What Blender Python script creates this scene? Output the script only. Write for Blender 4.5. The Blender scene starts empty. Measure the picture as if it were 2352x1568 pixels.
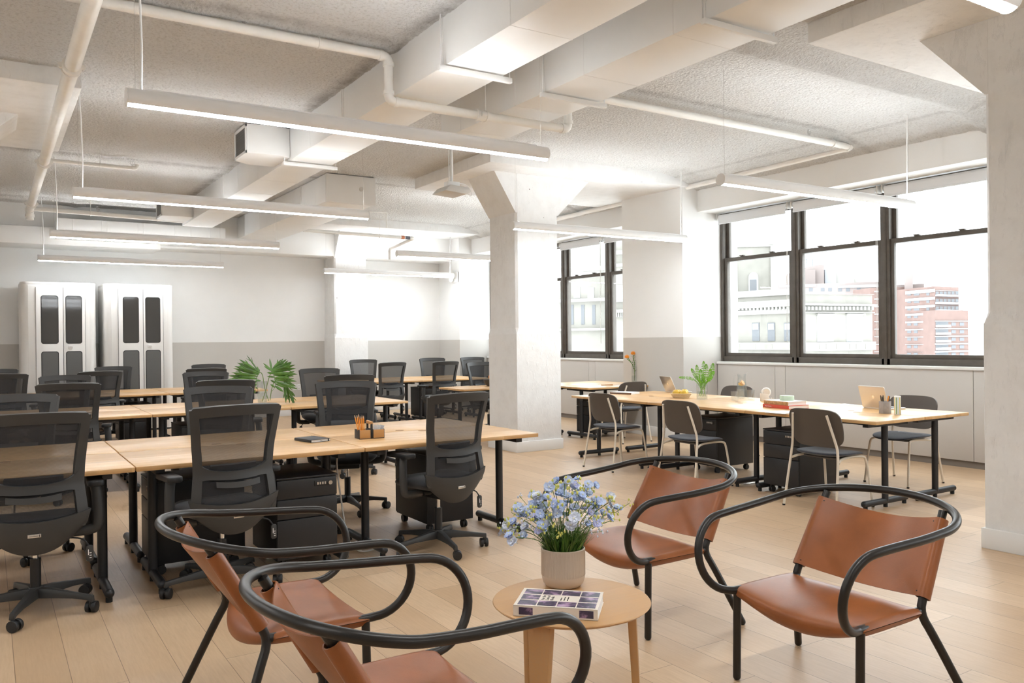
import bpy, bmesh, math, random
from math import sin, cos, pi, radians
from mathutils import Vector, Matrix, noise
random.seed(7)
sc = bpy.context.scene
COL = sc.collection

# ------------------------------------------------------------ camera, sky, exposure
F_PX, YAW, PITCH, ROLL, EYE = 1888.7, radians(32.54), radians(-0.1306), radians(-0.5986), 1.43
def make_camera():
    f = Vector((sin(YAW)*cos(PITCH), cos(YAW)*cos(PITCH), sin(PITCH)))
    r = Vector((cos(YAW), -sin(YAW), 0)); u = r.cross(f)
    r2 = cos(ROLL)*r + sin(ROLL)*u; u2 = -sin(ROLL)*r + cos(ROLL)*u
    cam = bpy.data.cameras.new('camera'); o = bpy.data.objects.new('camera', cam); COL.objects.link(o)
    m = Matrix((r2, u2, -f)).transposed().to_4x4(); m.translation = (0, 0, EYE)
    o.matrix_world = m
    cam.sensor_width = 36; cam.lens = F_PX/2352*36; cam.clip_start = .05; cam.clip_end = 3000
    sc.camera = o
    return f, r2, u2
FWD, RGT, UPV = make_camera()
def ray(px, py):          # a pixel of the photograph -> a direction of depth 1
    return FWD + RGT*((px-1176)/F_PX) - UPV*((py-784)/F_PX)
def at_depth(px, py, d): return Vector((0, 0, EYE)) + ray(px, py)*d

SKY = 1.85
w = bpy.data.worlds.new('overcast_sky'); sc.world = w; w.use_nodes = True
w.node_tree.nodes['Background'].inputs[0].default_value = (.90, .955, 1, 1)
w.node_tree.nodes['Background'].inputs[1].default_value = SKY
vs = sc.view_settings
vs.view_transform = 'Standard'; vs.look = 'None'; vs.exposure = 1.92; vs.gamma = 1; vs.use_curve_mapping = False
sc.cycles.transparent_max_bounces = 28; sc.cycles.max_bounces = 8; sc.cycles.diffuse_bounces = 4
sc.cycles.sample_clamp_indirect = 8
for y in (6.0, 12.3, -.6):      # light portals in the window openings: they emit nothing, they only guide the sky's light
    l = bpy.data.lights.new('window_portal', 'AREA'); l.shape = 'RECTANGLE'; l.size = 2.2; l.size_y = 5.1; l.cycles.is_portal = True
    o = bpy.data.objects.new('window_portal', l); COL.objects.link(o); o.location = (9.16, y, 2.13); o.rotation_euler = (0, radians(90), 0)
LAMP = 16.5

# ------------------------------------------------------------ mesh builder
class MB:
    def __init__(s, T=None): s.v = []; s.f = []; s.m = []; s.T = T
    def add(s, vs, fs, mi=0):
        b = len(s.v)
        s.v += [(s.T @ Vector(p)) if s.T else Vector(p) for p in vs]
        s.f += [[b+i for i in f] for f in fs]; s.m += [mi]*len(fs)
        return s
    def box(s, x0, x1, y0, y1, z0, z1, mi=0):
        return s.add([(x, y, z) for z in (z0, z1) for y in (y0, y1) for x in (x0, x1)],
                     [(0, 2, 3, 1), (4, 5, 7, 6), (0, 1, 5, 4), (2, 6, 7, 3), (0, 4, 6, 2), (1, 3, 7, 5)], mi)
    def tube(s, pts, r, n=10, closed=False, mi=0, radii=None, flat=None):
        P = [Vector(p) for p in pts]; N = len(P); vs = []
        T = []
        for i in range(N):
            a = P[i-1] if (i or closed) else P[0]; b = P[(i+1) % N] if (i < N-1 or closed) else P[-1]
            T.append((b-a).normalized())
        up = Vector((0, 0, 1)) if abs(T[0].z) < .9 else Vector((1, 0, 0))
        u = (up - T[0]*up.dot(T[0])).normalized()
        for i in range(N):
            if i: u = (u - T[i]*u.dot(T[i])).normalized()
            v = T[i].cross(u); rr = radii[i] if radii else r
            for k in range(n):
                a = 2*pi*k/n
                vs.append(P[i] + u*(cos(a)*rr*(flat or 1)) + v*(sin(a)*rr))
        fs = []
        for i in range(N if closed else N-1):
            j = (i+1) % N
            for k in range(n):
                k2 = (k+1) % n; fs.append((i*n+k, i*n+k2, j*n+k2, j*n+k))
        if not closed: fs += [tuple(range(n))[::-1], tuple((N-1)*n+k for k in range(n))]
        return s.add(vs, fs, mi)
    def cyl(s, a, b, r, n=16, mi=0): return s.tube([a, b], r, n, mi=mi)
    def lathe(s, prof, n=28, c=(0, 0, 0), mi=0):
        vs = []; fs = []; N = len(prof)
        for (r, z) in prof:
            for k in range(n): vs.append((c[0]+r*cos(2*pi*k/n), c[1]+r*sin(2*pi*k/n), c[2]+z))
        for i in range(N-1):
            for k in range(n): fs.append((i*n+k, i*n+(k+1) % n, (i+1)*n+(k+1) % n, (i+1)*n+k))
        fs += [tuple(range(n))[::-1], tuple((N-1)*n+k for k in range(n))]
        return s.add(vs, fs, mi)
    def prism(s, out, h0, h1, plane='xy', mi=0):
        g = {'xy': lambda a, b, h: (a, b, h), 'xz': lambda a, b, h: (a, h, b), 'yz': lambda a, b, h: (h, a, b)}[plane]
        n = len(out); vs = [g(a, b, h0) for a, b in out] + [g(a, b, h1) for a, b in out]
        return s.add(vs, [tuple(range(n))[::-1], tuple(range(n, 2*n))] + [(i, (i+1) % n, n+(i+1) % n, n+i) for i in range(n)], mi)
    def sheet(s, fn, nu, nv, th=0, mi=0):      # fn(u,v) -> point; th: thickness along the normal
        P = [[Vector(fn(i/nu, j/nv)) for i in range(nu+1)] for j in range(nv+1)]
        vs = [p for row in P for p in row]; W = nu+1
        fs = [(j*W+i, j*W+i+1, (j+1)*W+i+1, (j+1)*W+i) for j in range(nv) for i in range(nu)]
        if not th: return s.add(vs, fs, mi)
        back = []
        for j in range(nv+1):
            for i in range(nu+1):
                a = P[j][min(i+1, nu)]-P[j][max(i-1, 0)]; b = P[min(j+1, nv)][i]-P[max(j-1, 0)][i]
                back.append(P[j][i] - a.cross(b).normalized()*th)
        o = len(vs); fs2 = [tuple(o+k for k in reversed(f)) for f in fs]
        rim = [i for i in range(W)] + [j*W+nu for j in range(1, nv+1)] + [nv*W+i for i in range(nu-1, -1, -1)] + [j*W for j in range(nv-1, 0, -1)]
        fs3 = [(rim[(k+1) % len(rim)], rim[k], o+rim[k], o+rim[(k+1) % len(rim)]) for k in range(len(rim))]
        return s.add(vs+back, fs+fs2+fs3, mi)
    def ball(s, c, r, n=14, sz=1, mi=0):
        prof = [(max(1e-4, r*sin(pi*i/8)), -r*sz*cos(pi*i/8)) for i in range(9)]
        return s.lathe(prof, n, c, mi)
    def mesh(s, name, mats, bevel=0, seg=2, ang=35, recalc=True):
        me = bpy.data.meshes.new(name); me.from_pydata([tuple(p) for p in s.v], [], s.f)
        for i, m in enumerate(s.m): me.polygons[i].material_index = m
        bm = bmesh.new(); bm.from_mesh(me)
        if recalc: bmesh.ops.recalc_face_normals(bm, faces=bm.faces)
        if bevel:
            E = [e for e in bm.edges if len(e.link_faces) == 2 and e.calc_face_angle(0) > radians(40)]
            bmesh.ops.bevel(bm, geom=E, offset=bevel, segments=seg, profile=.5, affect='EDGES', clamp_overlap=True)
        bm.to_mesh(me); bm.free()
        for m in (mats if isinstance(mats, (list, tuple)) else [mats]): me.materials.append(m)
        me.shade_smooth(); me.set_sharp_from_angle(angle=radians(min(ang, 25) if bevel else ang))
        return me
    def build(s, name, mats, parent=None, **k):
        o = bpy.data.objects.new(name, s.mesh(name, mats, **k)); COL.objects.link(o); o.parent = parent
        return o
def rrect(x0, x1, y0, y1, r, n=5):
    out = []
    for cx, cy, a in ((x1-r, y1-r, 0), (x0+r, y1-r, 90), (x0+r, y0+r, 180), (x1-r, y0+r, 270)):
        for k in range(n+1):
            t = radians(a+90*k/n); out.append((cx+r*cos(t), cy+r*sin(t)))
    return out
def smoothpath(pts, it=2):           # Chaikin corner cutting, ends kept
    P = [Vector(p) for p in pts]
    for _ in range(it):
        Q = [P[0]]
        for a, b in zip(P, P[1:]): Q += [a*.75+b*.25, a*.25+b*.75]
        P = Q[:1]+Q[1:]+[P[-1]]
    return P
def tag(o, label=None, cat=None, group=None, kind=None):
    if label: o['label'] = label
    if cat: o['category'] = cat
    if group: o['group'] = group
    if kind: o['kind'] = kind
    return o
def thing(name, label, cat, loc=(0, 0, 0), rz=0, group=None):
    o = bpy.data.objects.new(name, None); COL.objects.link(o); o.location = loc; o.rotation_euler = (0, 0, rz)
    o.empty_display_size = .05
    return tag(o, label, cat, group)
def dup(o, loc=None, rz=None, label=None, group=None, parent=None):
    c = o.copy(); COL.objects.link(c)
    if parent: c.parent = parent
    if loc is not None: c.location = loc
    if rz is not None: c.rotation_euler = (0, 0, rz)
    if label: c['label'] = label
    if group: c['group'] = group
    for ch in list(o.children): dup(ch, parent=c)
    return c
def struct(name, mb, m, label=None, cat=None, **k):
    return tag(mb.build(name, m, **k), label, cat, kind='structure')
def text_mesh(s, size, name, m, parent, T):
    cu = bpy.data.curves.new('t', 'FONT'); cu.body = s; cu.size = size; cu.extrude = .0003; cu.space_line = .95
    to = bpy.data.objects.new('t', cu); COL.objects.link(to)
    dg = bpy.context.evaluated_depsgraph_get(); dg.update()
    me = bpy.data.meshes.new_from_object(to.evaluated_get(dg)); bpy.data.objects.remove(to); me.transform(T); me.materials.clear(); me.materials.append(m)
    o = bpy.data.objects.new(name, me); COL.objects.link(o); o.parent = parent
    return o

# ------------------------------------------------------------ materials
class NT:
    def __init__(s, m): s.t = m.node_tree; s.n = s.t.nodes; s.l = s.t.links
    def node(s, typ, **kw):
        n = s.n.new(typ)
        for k, v in kw.items():
            if k.startswith('i_'): n.inputs[int(k[2:]) if k[2:].isdigit() else k[2:]].default_value = v
            else: setattr(n, k, v)
        return n
    def link(s, a, b): s.l.new(a, b)
    def math(s, op, a, b=None, c=None):
        n = s.n.new('ShaderNodeMath'); n.operation = op
        for i, x in enumerate((a, b, c)):
            if x is None: continue
            if isinstance(x, (int, float)): n.inputs[i].default_value = x
            else: s.l.new(x, n.inputs[i])
        return n.outputs[0]
    def mix(s, f, a, b, typ='MIX'):
        n = s.n.new('ShaderNodeMix'); n.data_type = 'RGBA'; n.blend_type = typ
        for i, x in ((0, f), (6, a), (7, b)):
            if isinstance(x, (int, float)): n.inputs[i].default_value = x
            elif isinstance(x, tuple): n.inputs[i].default_value = (*x[:3], 1)
            else: s.l.new(x, n.inputs[i])
        return n.outputs[2]
    def ramp(s, fac, stops):
        n = s.n.new('ShaderNodeValToRGB'); e = n.color_ramp.elements
        while len(e) < len(stops): e.new(.5)
        for q, (p, c) in zip(e, stops): q.position = p; q.color = (*c, 1) if isinstance(c, tuple) else (c, c, c, 1)
        s.l.new(fac, n.inputs[0]); return n.outputs[0]
    def noise(s, scale, vec=None, detail=4, rough=.55):
        n = s.node('ShaderNodeTexNoise'); n.inputs['Scale'].default_value = scale; n.inputs['Detail'].default_value = detail; n.inputs['Roughness'].default_value = rough
        if vec is not None: s.l.new(vec, n.inputs['Vector'])
        return n.outputs[0]
    def scaled(s, vec, sc3):
        n = s.n.new('ShaderNodeVectorMath'); n.operation = 'MULTIPLY'; s.l.new(vec, n.inputs[0]); n.inputs[1].default_value = sc3; return n.outputs[0]
    def bump(s, h, strength, dist=.01):
        n = s.n.new('ShaderNodeBump'); n.inputs['Strength'].default_value = strength; n.inputs['Distance'].default_value = dist; s.l.new(h, n.inputs['Height']); return n.outputs[0]
def M(name, col, rough=.5, metal=0, spec=.5, bump=None, var=None, sheen=0, trans=0, alpha=None, emit=None, coat=0, obj=True):
    m = bpy.data.materials.new(name); m.use_nodes = True; t = NT(m); b = t.n['Principled BSDF']; m.diffuse_color = (*col, 1)
    I = b.inputs
    I['Base Color'].default_value = (*col, 1); I['Roughness'].default_value = rough; I['Metallic'].default_value = metal; I['Specular IOR Level'].default_value = spec
    if sheen: I['Sheen Weight'].default_value = sheen
    if trans: I['Transmission Weight'].default_value = trans
    if coat: I['Coat Weight'].default_value = coat
    if emit: I['Emission Color'].default_value = (*emit[0], 1); I['Emission Strength'].default_value = emit[1]
    vec = t.node('ShaderNodeTexCoord').outputs['Object'] if obj else t.node('ShaderNodeNewGeometry').outputs['Position']
    if var:
        n = t.noise(var[0], vec); d = var[1]
        t.link(t.mix(t.ramp(n, [(.3, 0.0), (.7, 1.0)]), tuple(c*(1-d) for c in col), tuple(min(1, c*(1+d)) for c in col)), I['Base Color'])
    if bump: t.link(t.bump(t.noise(bump[0], vec, 6), bump[1], bump[2] if len(bump) > 2 else .01), I['Normal'])
    return m
W = (.83, .825, .81)
m_trim = M('white_paint', W, .5, var=(3, .02), obj=False)
m_duct = M('painted_duct_metal', (.82, .815, .80), .38, var=(2, .02), obj=False)
m_pipe = M('painted_pipe', (.82, .80, .76), .4, var=(6, .04), obj=False)
m_blackmetal = M('black_powder_coat', (.018, .018, .02), .42, bump=(300, .05, .001))
m_plastic = M('charcoal_plastic', (.040, .039, .038), .45, bump=(600, .06, .001))
m_dkplastic = M('black_plastic', (.014, .014, .015), .45)
m_chrome = M('chrome', (.75, .75, .75), .15, 1)
m_seatfab = M('black_seat_fabric', (.012, .012, .014), .9, bump=(500, .3, .002), sheen=.2)
m_felt = M('navy_felt', (.030, .036, .052), .95, bump=(250, .5, .003), var=(120, .35), sheen=.3)
m_brownplastic = M('umber_plastic', (.085, .068, .056), .5)
m_cream = M('cream_metal', (.74, .66, .55), .4)
m_bronze = M('dark_bronze_tube', (.035, .031, .028), .33, .6)
m_winframe = M('bronze_window_metal', (.095, .080, .066), .45, .1, var=(9, .15), obj=False)
m_rubber = M('rubber', (.01, .01, .01), .7)
m_paper = M('paper', (.85, .84, .82), .8)
m_ltgrey = M('light_grey_plastic', (.62, .60, .57), .5)
m_silver = M('brushed_aluminium', (.72, .69, .65), .32, .9)
m_blind = M('white_blind_fabric', (.76, .77, .79), .8, bump=(400, .2, .001))
def leather():
    m = M('tan_leather', (.275, .086, .024), .36, var=(5, .18), spec=.4); t = NT(m); b = t.n['Principled BSDF']
    tc = t.node('ShaderNodeTexCoord').outputs['Object']
    v = t.node('ShaderNodeTexVoronoi', i_Scale=260.0); t.link(tc, v.inputs['Vector'])
    h = t.math('ADD', t.math('MULTIPLY', v.outputs[0], .5), t.noise(40, tc))
    t.link(t.bump(h, .12, .002), b.inputs['Normal']); return m
m_leather = leather()
def wall_mat():           # white plaster with a painted warm-grey band below 1.44 m
    m = M('two_tone_wall_paint', W, .6); t = NT(m); b = t.n['Principled BSDF']
    p = t.node('ShaderNodeNewGeometry').outputs['Position']; s = t.node('ShaderNodeSeparateXYZ'); t.link(p, s.inputs[0])
    c = t.mix(t.math('LESS_THAN', s.outputs[2], 1.44), W, (.56, .535, .50))
    n = t.noise(2.5, p); c = t.mix(.06, c, t.ramp(n, [(.3, (.6, .58, .55)), (.7, (1, 1, 1))]), 'MULTIPLY')
    t.link(c, b.inputs['Base Color']); t.link(t.bump(t.noise(18, p, 5), .06, .01), b.inputs['Normal']); return m
m_wall = wall_mat()
def column_mat():
    m = M('rough_white_concrete', (.82, .815, .805), .55); t = NT(m); b = t.n['Principled BSDF']
    p = t.node('ShaderNodeNewGeometry').outputs['Position']
    big = t.noise(7, p, 8, .6); pits = t.node('ShaderNodeTexVoronoi', i_Scale=2.3); t.link(p, pits.inputs['Vector'])
    hole = t.math('LESS_THAN', pits.outputs[0], .035)
    t.link(t.mix(hole, t.mix(t.ramp(big, [(.45, 0.0), (.75, 1.0)]), (.82, .815, .805), (.76, .75, .735)), (.25, .22, .2)), b.inputs['Base Color'])
    cr = t.noise(22, t.scaled(p, (1, 1, .35)), 7, .65)
    t.link(t.bump(t.math('ADD', big, t.ramp(cr, [(.55, 0.0), (.72, 1.0)])), .42, .014), b.inputs['Normal']); return m
m_column = column_mat()
def popcorn():
    m = M('popcorn_plaster', (.80, .78, .75), 1, spec=0); t = NT(m); b = t.n['Principled BSDF']
    p = t.node('ShaderNodeNewGeometry').outputs['Position']
    v = t.node('ShaderNodeTexVoronoi', i_Scale=38.0); t.link(p, v.inputs['Vector'])
    n1 = t.noise(44, p, 6, .7); n2 = t.noise(22, t.scaled(p, (1, .7, 1)), 5, .6)
    h = t.math('ADD', t.math('ADD', t.math('MULTIPLY', v.outputs[0], .45), n1), t.math('MULTIPLY', n2, .8))
    t.link(t.bump(h, 1, .035), b.inputs['Normal'])
    st = t.noise(.9, p, 6, .65)
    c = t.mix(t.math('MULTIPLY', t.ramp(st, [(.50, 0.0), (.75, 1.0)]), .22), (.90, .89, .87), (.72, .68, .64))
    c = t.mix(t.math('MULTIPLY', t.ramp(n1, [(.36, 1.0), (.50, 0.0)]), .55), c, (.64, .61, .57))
    s = t.node('ShaderNodeSeparateXYZ'); t.link(p, s.inputs[0])
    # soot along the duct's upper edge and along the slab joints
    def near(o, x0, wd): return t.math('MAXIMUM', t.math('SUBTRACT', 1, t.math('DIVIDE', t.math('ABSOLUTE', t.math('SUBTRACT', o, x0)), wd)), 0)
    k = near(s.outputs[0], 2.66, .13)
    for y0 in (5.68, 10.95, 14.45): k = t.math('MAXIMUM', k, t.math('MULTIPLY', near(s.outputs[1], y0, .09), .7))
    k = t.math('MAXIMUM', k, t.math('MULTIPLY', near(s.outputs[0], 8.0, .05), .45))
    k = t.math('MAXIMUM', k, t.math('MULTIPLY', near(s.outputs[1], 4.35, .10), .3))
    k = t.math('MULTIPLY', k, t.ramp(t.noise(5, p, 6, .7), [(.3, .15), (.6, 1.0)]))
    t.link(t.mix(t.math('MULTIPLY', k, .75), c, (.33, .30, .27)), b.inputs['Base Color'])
    return m
m_popcorn = popcorn()
def planks(name, axis, wid, length, off0, cols, gap, grain, rough, local=False, varamt=1.0, coat=0, graincol=(.45, .30, .18)):
    """boards running along axis (0 = x, 1 = y), each with its own tone, grain and seams"""
    m = bpy.data.materials.new(name); m.use_nodes = True; t = NT(m); b = t.n['Principled BSDF']; m.diffuse_color = (*cols[1], 1)
    if local:
        tc = t.node('ShaderNodeTexCoord').outputs['Object']; oi = t.node('ShaderNodeObjectInfo')
        va = t.n.new('ShaderNodeVectorMath'); va.operation = 'ADD'; t.link(tc, va.inputs[0])
        cb = t.node('ShaderNodeCombineXYZ'); r1 = t.math('MULTIPLY', oi.outputs['Random'], 37); t.link(r1, cb.inputs[axis]); t.link(cb.outputs[0], va.inputs[1]); p = va.outputs[0]
    else: p = t.node('ShaderNodeNewGeometry').outputs['Position']
    s = t.node('ShaderNodeSeparateXYZ'); t.link(p, s.inputs[0])
    al, ac = s.outputs[axis], s.outputs[1-axis]
    rowf = t.math('DIVIDE', t.math('SUBTRACT', ac, off0), wid); row = t.math('FLOOR', rowf)
    wn = t.node('ShaderNodeTexWhiteNoise', noise_dimensions='1D'); t.link(row, wn.inputs['W'])
    alf = t.math('ADD', t.math('DIVIDE', al, length), t.math('MULTIPLY', wn.outputs[0], 7)); idx = t.math('FLOOR', alf)
    wn2 = t.node('ShaderNodeTexWhiteNoise', noise_dimensions='2D'); cb = t.node('ShaderNodeCombineXYZ'); t.link(row, cb.inputs[0]); t.link(idx, cb.inputs[1]); t.link(cb.outputs[0], wn2.inputs['Vector'])
    tone = t.ramp(wn2.outputs[0], [(0, cols[0]), (.5, cols[1]), (1, cols[2])])
    off = t.node('ShaderNodeCombineXYZ'); t.link(t.math('MULTIPLY', wn2.outputs[0], 50), off.inputs[2]); t.link(t.math('MULTIPLY', wn2.outputs[0], 31), off.inputs[1-axis])
    pv = t.n.new('ShaderNodeVectorMath'); pv.operation = 'ADD'; t.link(p, pv.inputs[0]); t.link(off.outputs[0], pv.inputs[1])
    sc3 = [1, 1, 1]; sc3[axis] = .07
    g = t.noise(grain*2.2, t.scaled(pv.outputs[0], tuple(sc3)), 6, .6)
    sc3[axis] = .16
    wv = t.noise(grain*.35, t.scaled(pv.outputs[0], tuple(sc3)), 3, .5)
    rings = t.math('PINGPONG', t.math('MULTIPLY', wv, 9), .5)
    c = t.mix(t.math('MULTIPLY', t.ramp(g, [(.4, 0.0), (.66, 1.0)]), .30*varamt), tone, graincol, 'MIX')
    c = t.mix(t.math('MULTIPLY', t.ramp(rings, [(0, 1.0), (.25, 0.0)]), .13*varamt), c, graincol)
    kn = t.noise(1.6, pv.outputs[0], 2); c = t.mix(t.math('MULTIPLY', t.ramp(kn, [(.70, 0.0), (.78, 1.0)]), .35*varamt), c, (.22, .16, .13))
    def edge(f, half): q = t.math('FRACT', f); return t.math('LESS_THAN', t.math('MINIMUM', q, t.math('SUBTRACT', 1, q)), half)
    if gap:
        e = t.math('MAXIMUM', edge(rowf, gap/wid), edge(alf, gap/length)); c = t.mix(t.math('MULTIPLY', e, .75), c, (.11, .065, .035))
    t.link(c, b.inputs['Base Color'])
    t.link(t.math('ADD', rough, t.math('MULTIPLY', g, .16)), b.inputs['Roughness'])
    t.link(t.bump(g, .05, .003), b.inputs['Normal']); b.inputs['Coat Weight'].default_value = coat; b.inputs['Coat Roughness'].default_value = .15
    return m
m_floor = planks('oak_floorboards', 1, .2025, 1.95, .087, [(.53, .36, .215), (.58, .405, .25), (.63, .45, .285)], .0013, 40, .33)
m_desk = planks('maple_butcher_block', 0, .045, .55, 0, [(.60, .34, .13), (.655, .385, .155), (.70, .435, .195)], 0, 60, .30, True, .55, .15)
m_oak = planks('oak_table', 0, .12, 3, .01, [(.50, .27, .10), (.54, .30, .12), (.57, .33, .14)], 0, 50, .35, True, .8)
def meshfab():
    m = bpy.data.materials.new('see_through_mesh'); m.use_nodes = True; t = NT(m); b = t.n['Principled BSDF']; m.diffuse_color = (.02, .02, .02, 1)
    b.inputs['Base Color'].default_value = (.022, .022, .025, 1); b.inputs['Roughness'].default_value = .7
    tr = t.node('ShaderNodeBsdfTransparent'); mx = t.node('ShaderNodeMixShader')
    tc = t.node('ShaderNodeTexCoord').outputs['Object']; s = t.node('ShaderNodeSeparateXYZ'); t.link(tc, s.inputs[0])
    line = t.math('PINGPONG', t.math('MULTIPLY', s.outputs[2], 300), .5)
    fac = t.math('ADD', .66, t.math('MULTIPLY', line, .46))
    t.link(fac, mx.inputs[0]); t.link(tr.outputs[0], mx.inputs[1]); t.link(b.outputs[0], mx.inputs[2]); t.link(mx.outputs[0], t.n['Material Output'].inputs[0])
    return m
m_mesh = meshfab()
def glass(name, tint=(1, 1, 1), refl=.06, edge=.5):      # thin clear glass: lets light straight through, reflects more at a slant
    m = bpy.data.materials.new(name); m.use_nodes = True; t = NT(m); t.n.remove(t.n['Principled BSDF'])
    tr = t.node('ShaderNodeBsdfTransparent'); tr.inputs[0].default_value = (*tint, 1); gl = t.node('ShaderNodeBsdfGlossy'); gl.inputs['Roughness'].default_value = .02
    lw = t.node('ShaderNodeLayerWeight'); lw.inputs[0].default_value = .25
    mx = t.node('ShaderNodeMixShader'); t.link(t.math('ADD', refl, t.math('MULTIPLY', t.math('POWER', lw.outputs[1], 3.0), edge)), mx.inputs[0])
    t.link(tr.outputs[0], mx.inputs[1]); t.link(gl.outputs[0], mx.inputs[2]); t.link(mx.outputs[0], t.n['Material Output'].inputs[0]); return m
m_winglass = glass('window_glass', (.97, .985, .98), .03, .4)
m_clear = glass('clear_glassware', (.975, .985, .985), .09, .8)
m_booth = M('white_booth_lacquer', (.78, .76, .73), .35)
m_boothglass = M('dark_booth_glass', (.035, .033, .03), .05, spec=.8)
m_boothlow = M('grey_frosted_glass', (.13, .13, .125), .28)
m_lampbody = M('lamp_white_aluminium', (.84, .83, .82), .4)
m_lampup = M('lamp_added_uplight', (.9, .9, .9), .5, emit=((.915, .962, 1), LAMP*1.15))  # glow for the added upward slot that brightens the ceiling
m_lampglow = M('lamp_diffuser', (.9, .9, .9), .5, emit=((.915, .962, 1), LAMP))
# ------------------------------------------------------------ the room
X0, X1, Y0, Y1, CEIL = -3.6, 8.93, -4.0, 15.75, 3.68
struct('floor', MB().box(X0-.3, 9.3, Y0-.3, Y1+.3, -.12, 0), m_floor, 'wide oak floorboards running away toward the back wall', 'floor')
def ceil_z(x, y):
    z = CEIL
    if x > 7.75: z = CEIL - .17*min(1, (x-7.75)/.75)**1.3
    for y0 in (5.68, 10.95, 14.45): z -= .030*math.exp(-((y-y0-.12)/.10)**2) if x < 2.7 else 0
    z -= .07*math.exp(-((y-4.35)/.11)**2) if 4.7 < x < 8.6 else 0
    z -= .016*math.exp(-((x-1.22)/.07)**2)
    n = noise.noise(Vector((x*7, y*7, 0)))*.006 + noise.noise(Vector((x*20, y*20, 4)))*.009
    return z + n
cm = MB(); nx, ny = 290, 420
cm.sheet(lambda u, v: (lambda x, y: (x, y, ceil_z(x, y)))(-.9+9.8*u, 1.6+14.2*v), nx, ny)
cm.add([(X0-.3, Y0-.3, 3.70), (9.3, Y0-.3, 3.70), (9.3, Y1+.3, 3.70), (X0-.3, Y1+.3, 3.70)], [(0, 1, 2, 3)])
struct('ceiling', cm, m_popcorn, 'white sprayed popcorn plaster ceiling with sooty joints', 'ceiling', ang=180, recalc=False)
struct('wall_back', MB().box(X0, 9.2, Y1, Y1+.25, 0, 3.9), m_wall, 'white back wall with a grey painted lower band', 'wall')
struct('wall_left', MB().box(X0-.25, X0, Y0, Y1, 0, 3.9), m_wall, 'white side wall opposite the windows', 'wall')
struct('wall_front', MB().box(X0, 9.2, Y0-.25, Y0, 0, 3.9), m_wall, 'white wall behind the viewer', 'wall')
wm = MB()
BAYS = [(-3.2, 1.95), (3.24, 8.40), (9.69, 14.85)]
for a, b in ((Y0, -3.2), (1.95, 3.24), (8.40, 9.69), (14.85, Y1)): wm.box(8.2, 9.3, a, b, 0, 3.8)
for a, b in BAYS: wm.box(8.95, 9.3, a, b, 0, 1.05); wm.box(8.50, 9.3, a, b, 3.21, 3.8)
struct('wall_right', wm, m_wall, 'white window wall with wide piers and a deep header', 'wall')
for i, (a, b) in enumerate(BAYS):
    t = MB(); cuts = sorted([a+.01, b-.01] + [y for y in (11.40, 11.22, 7.37, 7.20, 4.75, 13.6, 13.4, 0.5, .3) if a < y < b])
    for p, q in zip(cuts, cuts[1:]): t.box(8.86, 8.945, p+.003, q-.003, .075, 1.048)
    struct('trim_%d' % (i+1), t, M('warm_grey_panel_%d' % i, (.60, .57, .535), .5, obj=False), 'grey flush radiator cover panels '+['beside the viewer', 'along the long table', 'beyond the middle column'][i], 'panel', bevel=.002)
    struct('baseboard_%d' % (i+1), MB().box(8.885, 8.945, a+.01, b-.01, 0, .07), M('brown_kick_%d' % i, (.22, .19, .165), .6, obj=False), 'brown kick strip under the radiator cover '+['beside the viewer', 'along the long table', 'beyond the middle column'][i], 'baseboard')
    struct('windowsill', MB().box(8.84, 9.08, a+.005, b-.005, 1.05, 1.085), m_trim, ['white windowsill behind the viewer', 'white windowsill above the radiator cover', 'white windowsill beyond the concrete column'][i], 'sill', bevel=.004)
struct('baseboard_right', MB().box(8.18, 8.2, 8.39, 9.70, 0, .14).box(8.2, 8.86, 8.38, 8.4, 0, .14), m_trim, 'white baseboard around the window pier', 'baseboard', bevel=.003)
struct('baseboard_back', MB().box(X0, 5.6, Y1-.02, Y1, 0, .14).box(6.3, 8.2, Y1-.02, Y1, 0, .14), m_trim, 'white baseboard along the back wall', 'baseboard', bevel=.003)
struct('beam', MB().box(X0, 8.2, 15.18, Y1, 3.07, 3.8), m_wall, 'white dropped beam along the top of the back wall', 'beam', bevel=.01)
struct('wall_panel', MB().box(-3.2, 2.5, 15.0, 15.75, 3.02, 3.30), m_wall, 'shallow white soffit over the phone booths', 'soffit', bevel=.01)

def column(cx, cy, brackets, label):
    h = .33; c = .028; mb = MB()
    def sq(k, ch): return [(cx+a, cy+b) for a, b in ((k-ch, k), (-k+ch, k), (-k, k-ch), (-k, -k+ch), (-k+ch, -k), (k-ch, -k), (k, -k+ch), (k, k-ch))]
    mb.prism(sq(h+.012, .004), 0, 1.50); lo = sq(h+.012, .004); hi = sq(h, c)
    mb.add([(x, y, 1.50) for x, y in lo]+[(x, y, 1.58) for x, y in hi], [(i, (i+1) % 8, 8+(i+1) % 8, 8+i) for i in range(8)])
    mb.prism(sq(h, c), 1.58, 3.75)
    for (dx, dy, ext) in brackets:
        a = h-.002
        if dx: mb.prism([(cx+dx*a, 3.04), (cx+dx*(a+ext), 3.535), (cx+dx*(a+ext), 3.75), (cx, 3.75), (cx, 3.04)], cy-h+.004, cy+h-.004, 'xz')
        else: mb.prism([(cy+dy*a, 3.04), (cy+dy*(a+ext), 3.535), (cy+dy*(a+ext), 3.75), (cy, 3.75), (cy, 3.04)], cx-h+.004, cx+h-.004, 'yz')
    o = struct('column', mb, m_column, label, 'column', ang=20)
    MB().box(cx-.36, cx+.36, cy-.36, cy+.36, 0, .135).build('baseboard', m_trim, o, bevel=.004)
    return o
column(5.98, 9.07, ((-1, 0, .31), (1, 0, .52), (0, 1, .45)), 'rough white concrete column between the two desk groups')
column(5.98, 2.61, ((0, 1, .45), (0, -1, .45)), 'rough white concrete column nearest the leather chairs')
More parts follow.
